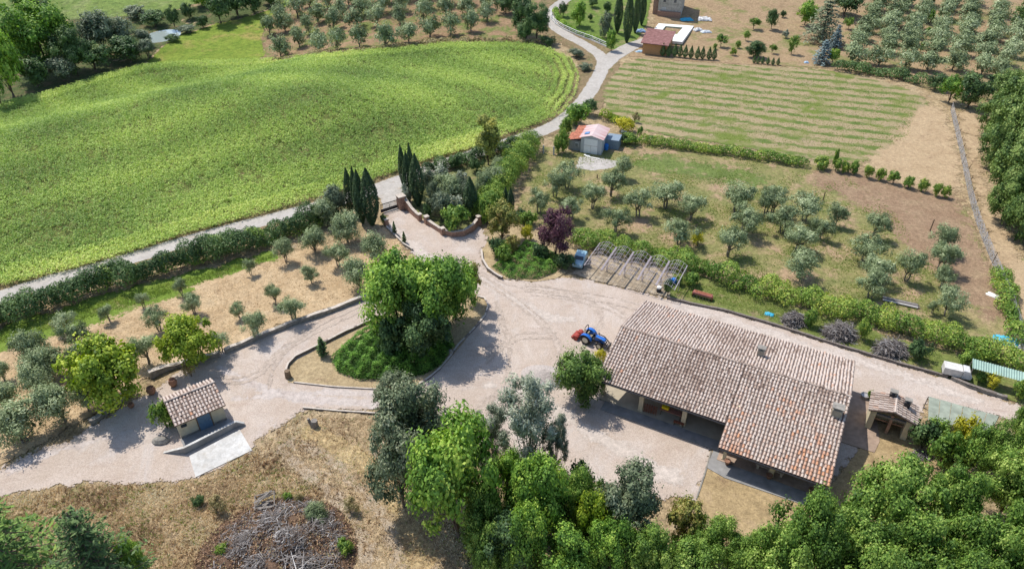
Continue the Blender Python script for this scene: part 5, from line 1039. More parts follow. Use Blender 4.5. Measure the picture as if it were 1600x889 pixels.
# ============================================================ around the red-roofed shed
for px, py, w_, top, kind, lab in ((900, 196, 44, 160, 'bright_far', 'broad green tree behind the rusty lean-to roof'), (918, 180, 30, 154, 'mid_far', 'dark green tree behind the red roof'), (884, 214, 28, 180, 'shrub', 'tall laurel beside the gravel road'),
        (878, 238, 26, 202, 'shrub', 'yellow-green laurel hiding the corner of the grey lean-to'), (872, 240, 20, 214, 'shrub', 'green laurel at the track entrance'), (975, 206, 38, 186, 'shrub_yellow', 'yellow-green bush beyond the blue side store'), (992, 192, 16, 176, 'shrub_dry', 'rusty brown round bush by the striped field'),
        (985, 226, 30, 208, 'shrub', 'green bush at the end of the trimmed hedge'), (999, 218, 12, 198, 'small_fruit', 'small grey tree beside the trimmed hedge'), (975, 224, 22, 208, 'shrub_dark', 'dark bush next to the blue drum')):
    T(kind, 'bush' if 'tree' not in lab else 'tree', px, py, w_, top, lab, 'bush' if 'tree' not in lab else 'tree')
T('poplar', 'poplar', 763, 258, 46, 168, 'thin yellowish poplar standing alone at the edge of the crop field', 'tree')
# ============================================================ entrance garden
for px, py, w_, top, kind, lab in ((680, 336, 28, 284, 'holm', 'dark grey-green tree beside the broad gate cypress'), (700, 322, 56, 272, 'olive_dense', 'silvery olive in the entrance garden'), (690, 345, 40, 300, 'grey_far', 'grey-green tree between the dark tree and the entrance wall'), (722, 318, 44, 278, 'grey_far', 'grey tree behind the single cypress'), (770, 300, 46, 262, 'olive_dense', 'silvery olive beside the middle of the clipped hedge'), (668, 300, 30, 262, 'grey_far', 'olive-green tree at the road side of the gate cypresses'), (800, 250, 26, 226, 'shrub_dark', 'dark bush between road and clipped hedge'), (712, 262, 26, 240, 'shrub_dark', 'dark bramble at the road edge left of the poplar'), (714, 340, 40, 304, 'shrub_silver', 'silver bush behind the yellow-green entrance shrub'),
        (714, 360, 54, 320, 'shrub', 'bright yellow-green shrub inside the curved entrance wall'), (636, 320, 24, 286, 'shrub_silver', 'grey shrub behind the gate pillar'), (668, 340, 20, 318, 'shrub_dark', 'dark ivy bush against the entrance wall'),
        (757, 312, 34, 268, 'olive_dense', 'olive in the middle of the entrance garden'), (778, 278, 34, 246, 'olive_dense', 'olive at the road side of the clipped hedge'), (745, 268, 26, 244, 'shrub_dark', 'dark round bush below the poplar'), (690, 282, 34, 258, 'shrub_silver', 'grey bush along the road behind the gate cypresses'),
        (760, 348, 36, 306, 'shrub', 'leafy laurel at the lower end of the clipped hedge'), (745, 332, 26, 300, 'shrub', 'laurel beside the single cypress'), (724, 290, 30, 268, 'shrub_silver', 'grey-green bush in the rough grass of the garden'), (528, 340, 44, 290, 'grey_far', 'olive-brown tree behind the dense olives'),
        (497, 345, 30, 318, 'shrub_dark', 'dark laurel under the olive-brown tree'), (600, 350, 14, 334, 'shrub_dark', 'dark shrub at the foot of the gate cypresses'),
        (785, 376, 60, 312, 'shrub_mottled', 'mottled brown and green magnolia at the corner bed'), (776, 402, 34, 372, 'shrub_dark', 'dark shrub at the foot of the mottled magnolia'), (789, 412, 32, 384, 'shrub', 'bright rounded shrub in the corner bed'),
        (826, 352, 32, 330, 'shrub', 'bright green shrub between magnolia and purple plum'), (822, 374, 28, 350, 'shrub_yellow', 'yellow-green bush left of the purple plum'), (815, 345, 26, 326, 'shrub_dark', 'dark green shrub behind the corner bed'), (845, 405, 34, 380, 'shrub_dark', 'dark shrub in the shade of the purple plum'),
        (868, 404, 64, 317, 'plum', 'dark purple plum tree beside the metal arches'), (882, 420, 36, 396, 'shrub_dark', 'dark green shrub at the foot of the purple plum'), (800, 395, 30, 366, 'shrub_mottled', 'brownish shrub in front of the magnolia'),
        (1089, 384, 30, 362, 'shrub_yellow', 'bright yellow flowering broom in the orchard'), (1060, 445, 16, 430, 'shrub', 'small light shrub beside the blue barrel'), (1080, 446, 32, 424, 'shrub', 'fan-shaped light green shrub on the grass strip'), (1043, 462, 18, 436, 'shrub_dark', 'small dark tree by the last metal arch'),
        (1265, 510, 28, 484, 'shrub', 'light green sapling between the first two brush piles'), (1345, 530, 26, 500, 'shrub', 'leafy sapling between the last two brush piles'), (1432, 560, 38, 528, 'shrub_dark', 'dark green bush after the last brush pile'), (1508, 574, 32, 546, 'shrub', 'bushy laurel behind the white van'), (1540, 560, 34, 548, 'shrub', 'laurel behind the green shelter'),
        (1550, 606, 28, 584, 'shrub_yellow', 'yellow-green bush under the green shelter'), (1530, 598, 22, 580, 'shrub', 'green bush between white van and lane edging'), (1590, 622, 30, 592, 'shrub', 'bright bush below the green shelter'), (1357, 624, 10, 610, 'shrub', 'small climbing plant at the corner of the oven house')):
    tr = any(k in lab for k in ('tree', 'olive', 'magnolia', 'plum'))
    tr = kind in ('holm', 'olive_dense', 'grey_far', 'shrub_mottled', 'plum')
    T(kind, 'tree' if tr else 'bush', px, py, w_, top, lab, 'tree' if tr else 'bush')
for px, py, top, w_, lab in ((617, 366, 346, 9, 'small pointed conifer by the drive kerb, nearer the gate'), (632, 380, 362, 9, 'small pointed conifer by the drive kerb, further from the gate')): T('young_pine', 'young_conifer', px, py, w_, top, lab)
T('young_pine', 'young_pine', 505, 556, 22, 527, 'light green young pine leaning over the island edging')
# individually spaced bushes ending the field hedge
for i, (px, py, w_) in enumerate(((1282, 264, 28), (1305, 268, 20), (1318, 270, 20), (1333, 272, 20), (1354, 278, 19), (1374, 282, 18), (1395, 287, 22), (1418, 294, 22), (1440, 300, 20), (1461, 307, 17), (1475, 309, 17))):
    T('shrub', 'round_bush', px, py, w_, py - 20, f'round clipped bush ending the field hedge, {ordi(i)} from the hedge', 'bush', 'round bushes at the end of the field hedge')
T('shrub', 'round_bush', 1302, 264, 9, 231, 'thin upright shoot rising from the field hedge', 'bush')

# ============================================================ trees near the buildings
T('maple', 'tree', 176, 634, 134, 538, 'large bright lime-green tree beside the garage')
T('maple', 'tree', 307, 570, 96, 496, 'smaller bright lime-green tree above the garage roof')
T('shrub', 'bush', 262, 668, 46, 624, 'spiky oleander bush at the corner of the garage', 'bush')
T('shrub_dry', 'bush', 300, 588, 26, 566, 'pale dry bush under the lime-green tree', 'bush')
T('bright', 'tree', 628, 530, 128, 398, 'bright green tree at the drive end of the island clump')
T('bright', 'tree', 692, 528, 124, 394, 'dense rounded green tree filling the middle of the island')
T('dark', 'tree', 668, 556, 96, 462, 'darker tree at the foot of the island clump')
T('bright', 'tree', 712, 500, 80, 398, 'green tree at the yard corner of the island clump')
T('shrub_mottled', 'bush', 738, 476, 40, 404, 'brownish sparse shrub at the yard edge of the island')
T('bright', 'tree', 650, 502, 100, 400, 'light green tree behind the island clump')
T('shrub_dark', 'bush', 612, 556, 60, 500, 'dark shrub between juniper and island trees', 'bush')
T('big_bush', 'tree', 908, 626, 92, 552, 'broad rounded green shrub tree at the corner of the barn')
T('shrub_yellow', 'bush', 938, 566, 26, 548, 'yellow-green bush under the barn eave behind the tractor', 'bush')
# belt in front
PROTO['lime'] = PROTO['maple']
for px, py, w_, top, kind, lab in ((624, 668, 70, 574, 'holm', 'dark pointed evergreen nearest the island bed'), (655, 742, 124, 598, 'holm', 'grey-green holm oak beside the yard edge'), (632, 792, 112, 650, 'holm', 'dark holm oak hanging over the rough slope'),
        (716, 838, 160, 652, 'bright', 'very bright green maple in the foreground belt'), (826, 742, 112, 573, 'silver', 'silvery feathery tree at the lower edge of the yard'), (866, 738, 50, 640, 'silver', 'small silvery bush beside the feathery tree'), (770, 720, 60, 628, 'silver', 'thin silvery sapling between maple and feathery tree'),
        (838, 850, 110, 712, 'bright', 'yellow-green tree behind the bright maple'), (900, 830, 90, 736, 'oak', 'green tree between the yellow-green one and the round holm oak'), (975, 850, 124, 731, 'holm', 'round dark holm oak at the bottom edge of the yard'),
        (948, 905, 84, 806, 'bright', 'pale green small tree below the round holm oak'), (1066, 850, 72, 776, 'shrub_mottled', 'olive-brown bush at the corner of the gravel'), (800, 900, 110, 800, 'dark', 'dark ivy-covered tree under the bright maple'), (880, 925, 110, 830, 'bright', 'dark low tree in the shade of the belt'),
        (1010, 925, 100, 830, 'oak', 'dark tree under the round holm oak'), (1110, 880, 84, 814, 'oak', 'small round oak next to the dry lawn'), (1075, 930, 110, 850, 'oak', 'low oak crown beside the small round oak'), (760, 860, 90, 760, 'oak', 'ivy thicket tree on the shady side of the maple'), (905, 776, 50, 722, 'shrub_dark', 'dark bush at the yard edge below the feathery tree'), (860, 800, 70, 730, 'lime', 'yellow-green feathery tree in the middle of the belt'), (925, 870, 70, 776, 'lime', 'light yellow-green sapling beside the round holm oak'), (820, 905, 90, 780, 'bright', 'leafy tree under the yellow-green tree of the belt'), (1160, 905, 90, 840, 'oak', 'small oak at the bottom of the dry lawn'), (800, 800, 80, 704, 'bright', 'green tree wedged between the bright maple and the silvery tree'), (768, 905, 90, 820, 'oak', 'low spreading tree at the bottom edge under the maple'), (738, 700, 40, 640, 'shrub_mottled', 'purple-tinged small tree beside the holm oak')):
    T(kind, 'tree', px, py, w_, top, lab, 'tree')
for px, py, w_, top, lab in ((1240, 900, 150, 762, 'broad oak in front of the barn terrace'), (1370, 838, 176, 712, 'big oak just below the barn roof corner'), (1455, 838, 120, 722, 'oak right of the big barn oak'), (1300, 905, 150, 790, 'oak below the big barn oak'), (1195, 945, 140, 822, 'low oak at the bottom edge near the dry lawn'),
        (1400, 925, 150, 800, 'oak in the middle of the oak wood'), (1330, 975, 160, 850, 'oak at the bottom edge below the big barn oak'), (1490, 925, 140, 800, 'oak between the sandy path and the frame bottom'), (1570, 900, 150, 770, 'oak at the lower corner of the oak wood'), (1560, 800, 130, 690, 'oak on the far side of the sandy path'),
        (1600, 740, 110, 610, 'oak beside the end of the lane'), (1530, 735, 90, 650, 'oak behind the yellow flowering bush'), (1460, 985, 150, 860, 'oak crown at the bottom of the oak wood'), (1590, 980, 150, 850, 'oak crown at the bottom corner'), (1610, 840, 110, 720, 'oak at the edge past the sandy path'), (1590, 690, 60, 620, 'young oak leaning over the lane')):
    T('oak', 'oak_tree', px, py + 6, w_ * .86, top + 12, lab, 'tree', 'oaks of the wood below the barn')
for px, py, w_, top, kind, lab in ((1440, 700, 56, 662, 'shrub_dark', 'feathery dark bush beside the oven house'), (1465, 728, 60, 676, 'shrub', 'green bramble bush at the edge of the dry lawn'), (1490, 705, 50, 652, 'shrub_yellow', 'yellow flowering bush below the flat shelter'), (1500, 740, 56, 690, 'shrub', 'bush beside the yellow flowering one'), (1460, 690, 44, 656, 'shrub', 'bush at the foot of the flat shelter')):
    T(kind, 'bush', px, py, w_, top, lab, 'bush')
# wood on the right-hand edge
mk('wood_oak', 3, leafmat('wood_oak_leaves', [(.1, (.025, .055, .014)), (.45, (.07, .12, .03)), (.75, (.13, .19, .045)), (1, (.22, .27, .08))], .15), BARK, 4.3, 6.6, .1, 60, .22, 16000, .27, .66, .25, 1, up=.5, shell=.6, spread=.5)
for px, py, w_, top, lab in ((1590, 200, 90, 92, 'tall oak at the top of the hillside wood'), (1562, 250, 80, 150, 'oak bulging from the hillside wood towards the fence'), (1600, 262, 100, 130, 'oak deep in the hillside wood'), (1575, 310, 84, 200, 'middle oak of the hillside wood edge'), (1605, 350, 90, 235, 'oak behind the middle of the hillside wood'),
        (1590, 376, 70, 290, 'lowest oak of the hillside wood above the straw strip'), (1640, 300, 110, 180, 'oak at the outer edge of the hillside wood'), (1640, 200, 110, 90, 'upper oak at the outer edge of the hillside wood'), (1545, 210, 60, 140, 'small oak at the foot of the hillside wood'), (1640, 400, 100, 290, 'lower oak at the outer edge of the hillside wood'), (1594, 50, 44, 2, 'green tree at the very top corner of the hillside'), (1548, 262, 60, 190, 'oak filling the wood edge opposite the round bushes'), (1560, 345, 60, 262, 'oak filling the wood edge beside the fence bend'), (1562, 160, 60, 110, 'oak between the field corner tree and the hillside wood')):
    T('wood_oak', 'oak_tree', px + 4, py, w_ * 1.15, top, lab, 'tree', 'oaks of the hillside wood')
# conifers bottom left
for px, py, w_, top, kind, lab in ((40, 960, 270, 742, 'cedar', 'spreading light green cedar in the bottom corner'), (-40, 900, 200, 762, 'cedar', 'cedar boughs at the edge of the picture below the drive'), (192, 955, 150, 800, 'pine', 'dense dark pine beside the spreading cedar'), (232, 930, 50, 840, 'bright', 'yellow-green bush leaning against the dark pine')):
    T(kind, 'conifer' if kind != 'bright' else 'bush', px, py, w_, top, lab, 'tree' if kind != 'bright' else 'bush')
T('olive_dense', 'olive_tree', 498, 815, 46, 790, 'small silvery olive sprout beside the debris heap', 'bush')
# ============================================================ tractor
TB = simple('tractor_blue', (.015, .13, .50), .35, var=.06, spec=.5); RIM = simple('rim_cream', (.55, .52, .42), .5, var=.05)
def RX(p, ang): return Matrix.Translation(p) @ Matrix.Rotation(ang, 4, 'Z')
r0, f0_ = G(914, 536), G(942, 546)
d = f0_ - r0; TA = math.atan2(d.y, d.x) - R(4)
tr = thing('tractor', 'small blue tractor with black loader arms parked beside the barn', 'tractor', (r0.x + .35, r0.y + .35, .03), TA)
def wheel(root, x, y, r, w_):
    W = MB(); M_ = Matrix.Translation((x, y, r)) @ Matrix.Rotation(R(90), 4, 'X')
    W.lathe([(r * .55, -w_ / 2), (r * .93, -w_ / 2), (r, -w_ * .3), (r, w_ * .3), (r * .93, w_ / 2), (r * .55, w_ / 2)], n=24, M=M_)
    for k in range(18): a = k * math.pi / 9; W.box(-.03, .03, -w_ * .48, w_ * .48, -.02, .03, Matrix.Translation((x, y, r)) @ Matrix.Rotation(a, 4, 'Y') @ Matrix.Translation((0, 0, r)))
    wh = W.build('wheel', BLACK, root); m = MB(); m.lathe([(.02, -w_ * .53), (r * .6, -w_ * .52), (r * .58, -w_ * .4), (r * .58, w_ * .4), (r * .6, w_ * .52), (.02, w_ * .53)], n=18, M=M_); m.build('rim', RIM, wh)
for sy in (-1, 1): wheel(tr, 0, sy * .62, .62, .36); wheel(tr, 1.75, sy * .56, .42, .26)
mb = MB(); mb.box(-.35, 2.1, -.2, .2, .42, .72); mb.box(-.3, .5, -.42, .42, .5, .78); mb.box(1.7, 1.8, -.5, .5, .36, .46); mb.build('chassis', DARKM, tr)
mb = MB(); mb.extr([(1.0, .72), (2.25, .70), (2.32, .85), (2.2, 1.15), (1.7, 1.25), (1.0, 1.28)], -.27, .27); mb.build('hood', TB, tr, bevel=.05)
for sy in (-1, 1):
    mb = MB(); n = 9; vs = []; fs = []
    for i in range(n):
        a = R(12 + 150 * i / (n - 1)); rr = .74
        for yy in (sy * .42, sy * .84):
            for q in (0, .04): vs.append((math.cos(a) * (rr + q), yy, .62 + math.sin(a) * (rr + q)))
    for i in range(n - 1): b = i * 4; fs += [(b, b + 2, b + 6, b + 4), (b + 1, b + 5, b + 7, b + 3), (b, b + 4, b + 5, b + 1), (b + 2, b + 3, b + 7, b + 6)]
    mb.add(vs, fs); mb.box(-.2, .5, min(sy * .38, sy * .42), max(sy * .38, sy * .42), .75, 1.2); mb.build('fender', TB, tr)
mb = MB(); mb.box(.05, .5, -.24, .24, .82, .95); mb.box(-.05, .06, -.24, .24, .9, 1.35); mb.build('seat', simple('seat_tan', (.45, .38, .24), .7), tr, bevel=.03)
mb = MB(); mb.tube([(.95, 0, 1.2), (.78, 0, 1.42)], .02, 6); mb.lathe([(.16, 0), (.2, .01), (.2, .03), (.16, .04)], n=16, M=Matrix.Translation((.76, 0, 1.42)) @ Matrix.Rotation(R(-35), 4, 'Y')); mb.build('steering_wheel', BLACK, tr)
mb = MB(); mb.tube([(-.25, -.42, .8), (-.3, -.42, 2.0), (-.3, -.3, 2.12), (-.3, .3, 2.12), (-.3, .42, 2.0), (-.25, .42, .8)], .045, 8); mb.build('roll_bar', BLACK, tr)
mb = MB(); mb.tube([(1.3, .22, 1.2), (1.3, .22, 1.72)], .035, 8); mb.build('exhaust', DARKM, tr)
for sy in (-1, 1):
    mb = MB(); mb.tube([(.95, sy * .38, .75), (1.05, sy * .38, 1.35), (1.9, sy * .38, 1.25), (2.75, sy * .38, .55)], .06, 6); mb.tube([(1.1, sy * .38, .8), (1.9, sy * .38, 1.05)], .035, 6); mb.build('loader_arm', DARKM, tr)
mb = MB(); mb.tube([(2.55, -.38, .7), (2.55, .38, .7)], .05, 6); mb.box(2.7, 2.82, -.5, .5, .25, .7); mb.build('loader_frame', DARKM, tr)
for sy in (-1, 1): mb = MB(); mb.box(2.26, 2.33, sy * .17 - .06, sy * .17 + .06, .9, 1.0); mb.build('headlight', WHITE, tr)
tr.scale = (.92,) * 3
tl = thing('rotary_tiller', 'red rotary tiller hitched behind the blue tractor', 'tiller', tuple(Matrix.Translation(tr.location) @ Matrix.Rotation(TA, 4, 'Z') @ Vector((-1.2, 0, 0))), TA); tl.scale = (.8,) * 3
mb = MB(); n = 10; prof = [(math.cos(R(20 + 150 * i / n)) * .42, .38 + math.sin(R(20 + 150 * i / n)) * .36) for i in range(n + 1)]; mb.extr(prof[::-1] + [(-.3, .42), (.3, .42)][::1], -.85, .85); mb.build('hood', REDP, tl)
for sy in (-1, 1): mb = MB(); mb.lathe([(.36, 0), (.36, .05)], n=14, M=Matrix.Translation((0, sy * .87, .36)) @ Matrix.Rotation(R(90), 4, 'X')); mb.build('side_plate', REDP, tl)
mb = MB(); mb.tube([(0, -.8, .3), (0, .8, .3)], .14, 8)
for k in range(14): a = k * 1.3; y = -.75 + k * .115; mb.tube([(0, y, .3), (math.cos(a) * .28, y, .3 + math.sin(a) * .28)], .03, 4)
mb.build('rotor', DARKM, tl)
mb = MB(); mb.tube([(.2, -.35, .6), (.5, -.2, .95), (.75, -.1, .9)], .05, 6); mb.tube([(.2, .35, .6), (.5, .2, .95), (.75, .1, .9)], .05, 6); mb.tube([(-.2, 0, .75), (.5, 0, 1.0)], .06, 6); mb.build('hitch_frame', REDP, tl)
mb = MB(); mb.box(-.7, -.35, -.8, .8, .12, .3); mb.build('rear_bar', REDP, tl)

# ============================================================ metal arch carports
AT = math.atan2(-1.05, 2.05); base = Vector((11.75, 72.93, 0))
PINK = simple('arch_steel', (.50, .44, .45), .45, .3)
for k in range(-1, 4):
    u0 = base + Vector((math.cos(AT), math.sin(AT), 0)) * (2.27 * k)
    r_ = thing('carport_arch', ['frame over the pale blue car, partly under the plum tree', 'arched frame next to the covered car', 'middle arched frame of the row', 'arched frame second from the grass strip', 'arched frame at the end by the small dark tree'][k + 1] + ', bare metal carport', 'carport', tuple(u0), AT, 'metal arch carports')
    W_ = 2.15
    for sx in (0, W_):
        for yy in (0, 2.6): mb = MB(); mb.tube([(sx, yy, -.1), (sx, yy, 1.75 + yy * .05)], .045, 6); mb.build('post', PINK, r_)
        mb = MB(); mb.tube([(sx, -2.2, 1.65), (sx, 0, 1.8), (sx, 3.0, 1.95)], .055, 6); mb.build('side_rail', PINK, r_)
    for i in range(7):
        y = -2.15 + i * .85; z = 1.66 + (y + 2.2) * .055; mb = MB(); mb.tube([(W_ * j / 10, y, z + .5 * math.sin(math.pi * j / 10)) for j in range(11)], .026, 5); mb.build('arch_rib', PINK, r_)
    for j in (2, 4, 5, 6, 8):
        zz = .5 * math.sin(math.pi * j / 10); mb = MB(); mb.tube([(W_ * j / 10, -2.15, 1.66 + zz), (W_ * j / 10, 2.95, 1.94 + zz)], .02, 5); mb.build('purlin', PINK, r_)
c = G(906, 412); cb = simple('pale_blue_paint', (.26, .42, .50), .3, var=.05, spec=.5)
car = thing('small_car', 'pale blue small car parked under the first metal arch by the plum tree', 'car', tuple(c), AT - R(90) + R(8))
mb = MB(); mb.extr([(-1.5, .3), (1.5, .3), (1.55, .6), (1.45, .85), (.75, .95), (.35, 1.38), (-1.0, 1.4), (-1.45, .95), (-1.52, .6)], -.68, .68); mb.build('body', cb, car, bevel=.1)
mb = MB(); mb.add([(.72, -.58, .99), (.72, .58, .99), (.38, .5, 1.36), (.38, -.5, 1.36)], [(0, 1, 2, 3)]); mb.add([(-1.03, -.5, 1.37), (-1.03, .5, 1.37), (-1.44, .58, 1.0), (-1.44, -.58, 1.0)], [(0, 1, 2, 3)]); mb.build('windscreen', GLASS, car)
for x in (-.95, .95):
    for sy in (-1, 1): m = MB(); m.lathe([(.05, -.09), (.28, -.09), (.3, 0), (.28, .09), (.05, .09)], n=16, M=Matrix.Translation((x, sy * .62, .29)) @ Matrix.Rotation(R(90), 4, 'X')); m.build('wheel', BLACK, car)
for sy in (-1, 1): mb = MB(); mb.box(1.5, 1.57, sy * .45 - .1, sy * .45 + .1, .62, .75); mb.build('headlight', WHITE, car)

# ============================================================ heaps of cut branches
STICK = NT('dead_branches'); SM_ = STICK.done(STICK.bsdf(STICK.ramp(STICK.math('ADD', STICK.attr(), STICK.math('MULTIPLY', STICK.noise(5), .2)), [(.1, (.055, .048, .045)), (.45, (.15, .13, .12)), (.75, (.28, .255, .24)), (1, (.50, .48, .46))]), .9, .15))
def stick_heap(name, b, rx, ry, h, n, seed, label, L=1.3, r=.025, cat='brush pile', lay=.25):
    rg = random.Random(seed); root = thing(name, label, cat, tuple(b)); mb = MB()
    for i in range(n):
        a = rg.uniform(0, 6.28); q = math.sqrt(rg.random()); x, y = rx * q * math.cos(a), ry * q * math.sin(a); z = h * (1 - q * q) * rg.uniform(.55, 1.05)
        l = L * rg.uniform(.4, 1.2); th = rg.uniform(0, 6.28); tz = rg.gauss(0, lay); dx = Vector((math.cos(th), math.sin(th), tz)) * l * .5
        bend = Vector((rg.gauss(0, .06), rg.gauss(0, .06), rg.uniform(0, .1))) * l; c_ = Vector((x, y, max(.04, z)))
        mb.cur = min(1, max(0, rg.gauss(.45, .22))); mb.tube([c_ - dx, c_ + bend, c_ + dx], r * rg.uniform(.5, 1.6), 4, r * .4, cap=False)
    mb.build('branches', SM_, root); core = MB(); n2 = 14
    for i in range(4):
        pass
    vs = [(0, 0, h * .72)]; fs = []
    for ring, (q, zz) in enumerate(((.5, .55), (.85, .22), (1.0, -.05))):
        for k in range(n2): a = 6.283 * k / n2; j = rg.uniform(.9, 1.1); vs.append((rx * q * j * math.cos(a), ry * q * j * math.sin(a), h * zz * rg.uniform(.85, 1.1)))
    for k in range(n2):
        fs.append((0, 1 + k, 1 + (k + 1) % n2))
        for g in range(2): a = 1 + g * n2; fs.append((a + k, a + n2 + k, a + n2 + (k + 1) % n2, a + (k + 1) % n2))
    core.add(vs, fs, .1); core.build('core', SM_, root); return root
stick_heap('brush_pile', G(1240, 504), 1.35, 1.1, 1.3, 420, 61, 'smallest brush pile with cut log ends beside the blue sheet', 1.0, .035)
stick_heap('brush_pile', G(1312, 524), 1.8, 1.35, 1.45, 650, 62, 'middle brush pile of long twigs between two saplings', 1.5, .028)
stick_heap('brush_pile', G(1390, 550), 1.7, 1.25, 1.5, 600, 63, 'last brush pile with pale sticks before the dark bush', 1.5, .028)
stick_heap('twig_heap', G(1438, 713), 1.0, .6, .45, 200, 64, 'low grey heap of twigs at the edge of the dry lawn', .8, .02)
# debris mound on the rough slope
EM = groundmat('mound_soil', [(.3, (.16, .10, .07)), (.6, (.28, .18, .12)), (.8, (.46, .31, .19))], patches=[(.8, .55, .68, (.25, .20, .16))], fine=(.5, 1.4), bs=1, bd=.15)
mc = G(432, 872); rg = random.Random(9); rsn = np.random.RandomState(9)
n = 70; xs = np.linspace(-7.4, 7.4, n); X, Y = np.meshgrid(xs, xs * .9); q = np.hypot(X / 6.4, Y / 6.0)
Z = 1.9 * np.clip(1 - q, 0, 1) ** .8 * (.75 + .35 * np.sin(X * 1.7 + 2 * np.sin(Y)) * np.cos(Y * 1.9 + X * .5)) + rsn.normal(size=X.shape) * .05 * (q < 1) - .25 * (q >= 1) - .02
idx = np.arange(n * n).reshape(n, n); F = np.stack([idx[:-1, :-1].ravel(), idx[:-1, 1:].ravel(), idx[1:, 1:].ravel(), idx[1:, :-1].ravel()], 1)
me = np_mesh('debris_mound', np.stack([X.ravel(), Y.ravel(), Z.ravel()], 1), F); me.materials.append(EM)
mo = bpy.data.objects.new('debris_mound', me); C.objects.link(mo); mo.location = mc; tag(mo, 'broad mound of brown soil and garden waste under the grey sticks', 'mound')
def stuff_sticks(name, c, rx, ry, h, n, seed, L, r, mat, label):
    rg = random.Random(seed); mb = MB()
    for i in range(n):
        a = rg.uniform(0, 6.28); q = math.sqrt(rg.random()); x, y = rx * q * math.cos(a), ry * q * math.sin(a); z = max(0, h * (1 - q)) * (.7 + .5 * math.sin(x * 1.5) * math.cos(y * 1.3)) + rg.uniform(.05, .6)
        l = L * rg.uniform(.3, 1.3); th = rg.gauss(.8, .9); dx = Vector((math.cos(th), math.sin(th), rg.gauss(0, .22))) * l * .5; c_ = Vector((c.x + x, c.y + y, c.z + z))
        mb.cur = min(1, max(0, rg.gauss(.5, .22))); mb.tube([c_ - dx, c_ + Vector((0, 0, l * .05)), c_ + dx], r * rg.uniform(.4, 1.8), 4, r * .4, cap=False)
    o = mb.build(name, mat); o['kind'] = 'stuff'; o['label'] = label
stuff_sticks('branch_debris', mc + Vector((.2, .4, 0)), 5.2, 4.8, 2.3, 4200, 71, .7, .024, SM_, 'dead grey branches strewn thickly over the soil mound')
stuff_sticks('branch_debris', mc + Vector((1.6, -1.6, 0)), 3.4, 2.8, 2.2, 350, 72, 1.9, .035, SM_, 'longer bleached branches on the lower half of the mound')
LSM = leafmat('leaf_litter', [(.1, (.06, .035, .025)), (.5, (.15, .09, .055)), (.8, (.26, .16, .09)), (1, (.22, .20, .09))], .05, 0)
nn = 9000; a = rsn.rand(nn) * 6.283; q = np.sqrt(rsn.rand(nn)); X = mc.x + 6.3 * q * np.cos(a); Y = mc.y + 5.8 * q * np.sin(a)
V, F = cards(np.stack([X, Y, 1.9 * np.clip(1 - q, 0, 1) ** .8 * .85 + .1 + rsn.rand(nn) * .12], 1), rsn.normal(size=(nn, 3)) * .6 + np.array([0, 0, .7]), .17, .5, rsn)
me = np_mesh('leaf_litter', V, F, var=np.repeat(rsn.rand(nn), 4)); me.materials.append(LSM); o = bpy.data.objects.new('leaf_litter', me); C.objects.link(o); o['kind'] = 'stuff'; o['label'] = 'brown leaf litter on the debris mound'
# broken pallet crate on top
pb = G(418, 792); pc = thing('wooden_crate', 'broken grey slatted crate lying at the top of the debris mound', 'crate', (pb.x, pb.y, .5), R(14)); pc.rotation_euler = (R(8), R(-6), R(14))
rg = random.Random(21); pc.scale = (.85,) * 3
for i in range(14):
    mb = MB(); l_ = rg.uniform(.5, 1.1); mb.box(-l_, l_, -.06, .06, -.02, .02, Matrix.Translation((rg.uniform(-.25, .25), -.8 + i * .12, rg.uniform(.15, .75))) @ Matrix.Rotation(rg.gauss(.1, .35), 4, 'Z') @ Matrix.Rotation(rg.gauss(0, .2), 4, 'Y')); mb.build('slat', GWOOD, pc)
for x in (-.95, .9): mb = MB(); mb.box(x, x + .08, -.85, .8, .55, .63); mb.box(x, x + .08, -.85, -.77, .0, .6); mb.box(x, x + .08, .72, .8, .0, .6); mb.build('frame', GWOOD, pc)
for (px, py, kind, w_, lab) in ((548, 800, 'shrub_dry', 36, 'tawny dry bush right of the silvery sprout'), (450, 782, 'shrub', 20, 'green weed clump above the debris mound'), (540, 862, 'shrub', 34, 'bright weed bush at the side of the debris mound'), (352, 868, 'shrub', 30, 'green weeds at the lower side of the debris mound'),
                               (468, 785, 'shrub_dry', 22, 'yellow dry bush beside the broken crate'), (340, 800, 'shrub_dry', 40, 'reddish dry bush above the debris mound'), (310, 788, 'shrub_dark', 24, 'low green weed on the upper rough slope')):
    T(kind, 'weed_bush', px, py, w_, py - w_ * .55, lab, 'bush')

# ============================================================ small things
def put(name, label, cat, px, py, rz=0.0, group=None): return thing(name, label, cat, tuple(G(px, py)), rz, group)
# tree stumps on the slope
s_ = put('tree_stump', 'grey stump with one leaning cut stem on the rough slope', 'stump', 492, 667)
mb = MB(); mb.tube([(0, 0, -.1), (.02, 0, .45), (.05, .02, .85)], .36, 10, .30); mb.build('stem', GWOOD, s_)
mb = MB(); mb.tube([(-.25, .1, .1), (-.45, .15, .55), (-.52, .15, .95)], .17, 8, .13); mb.build('cut_stem', GWOOD, s_)
def pot(px, py, lab, r, h):
    o = put('terracotta_jar', lab, 'jar', px, py, 0, None); mb = MB(); mb.lathe([(r * .55, 0), (r * .95, h * .45), (r, h * .65), (r * .72, h * .92), (r * .82, h), (r * .68, h), (r * .6, h * .8), (.02, h * .75)], n=16); mb.build('body', TERRA, o, sm=True); return o
pot(272, 603, 'big terracotta jar standing alone behind the garage', .42, .9); pot(238, 615, 'terracotta jar in the shade of the bright tree', .45, .85); pot(206, 636, 'small jar at the foot of the bright tree', .3, .5)
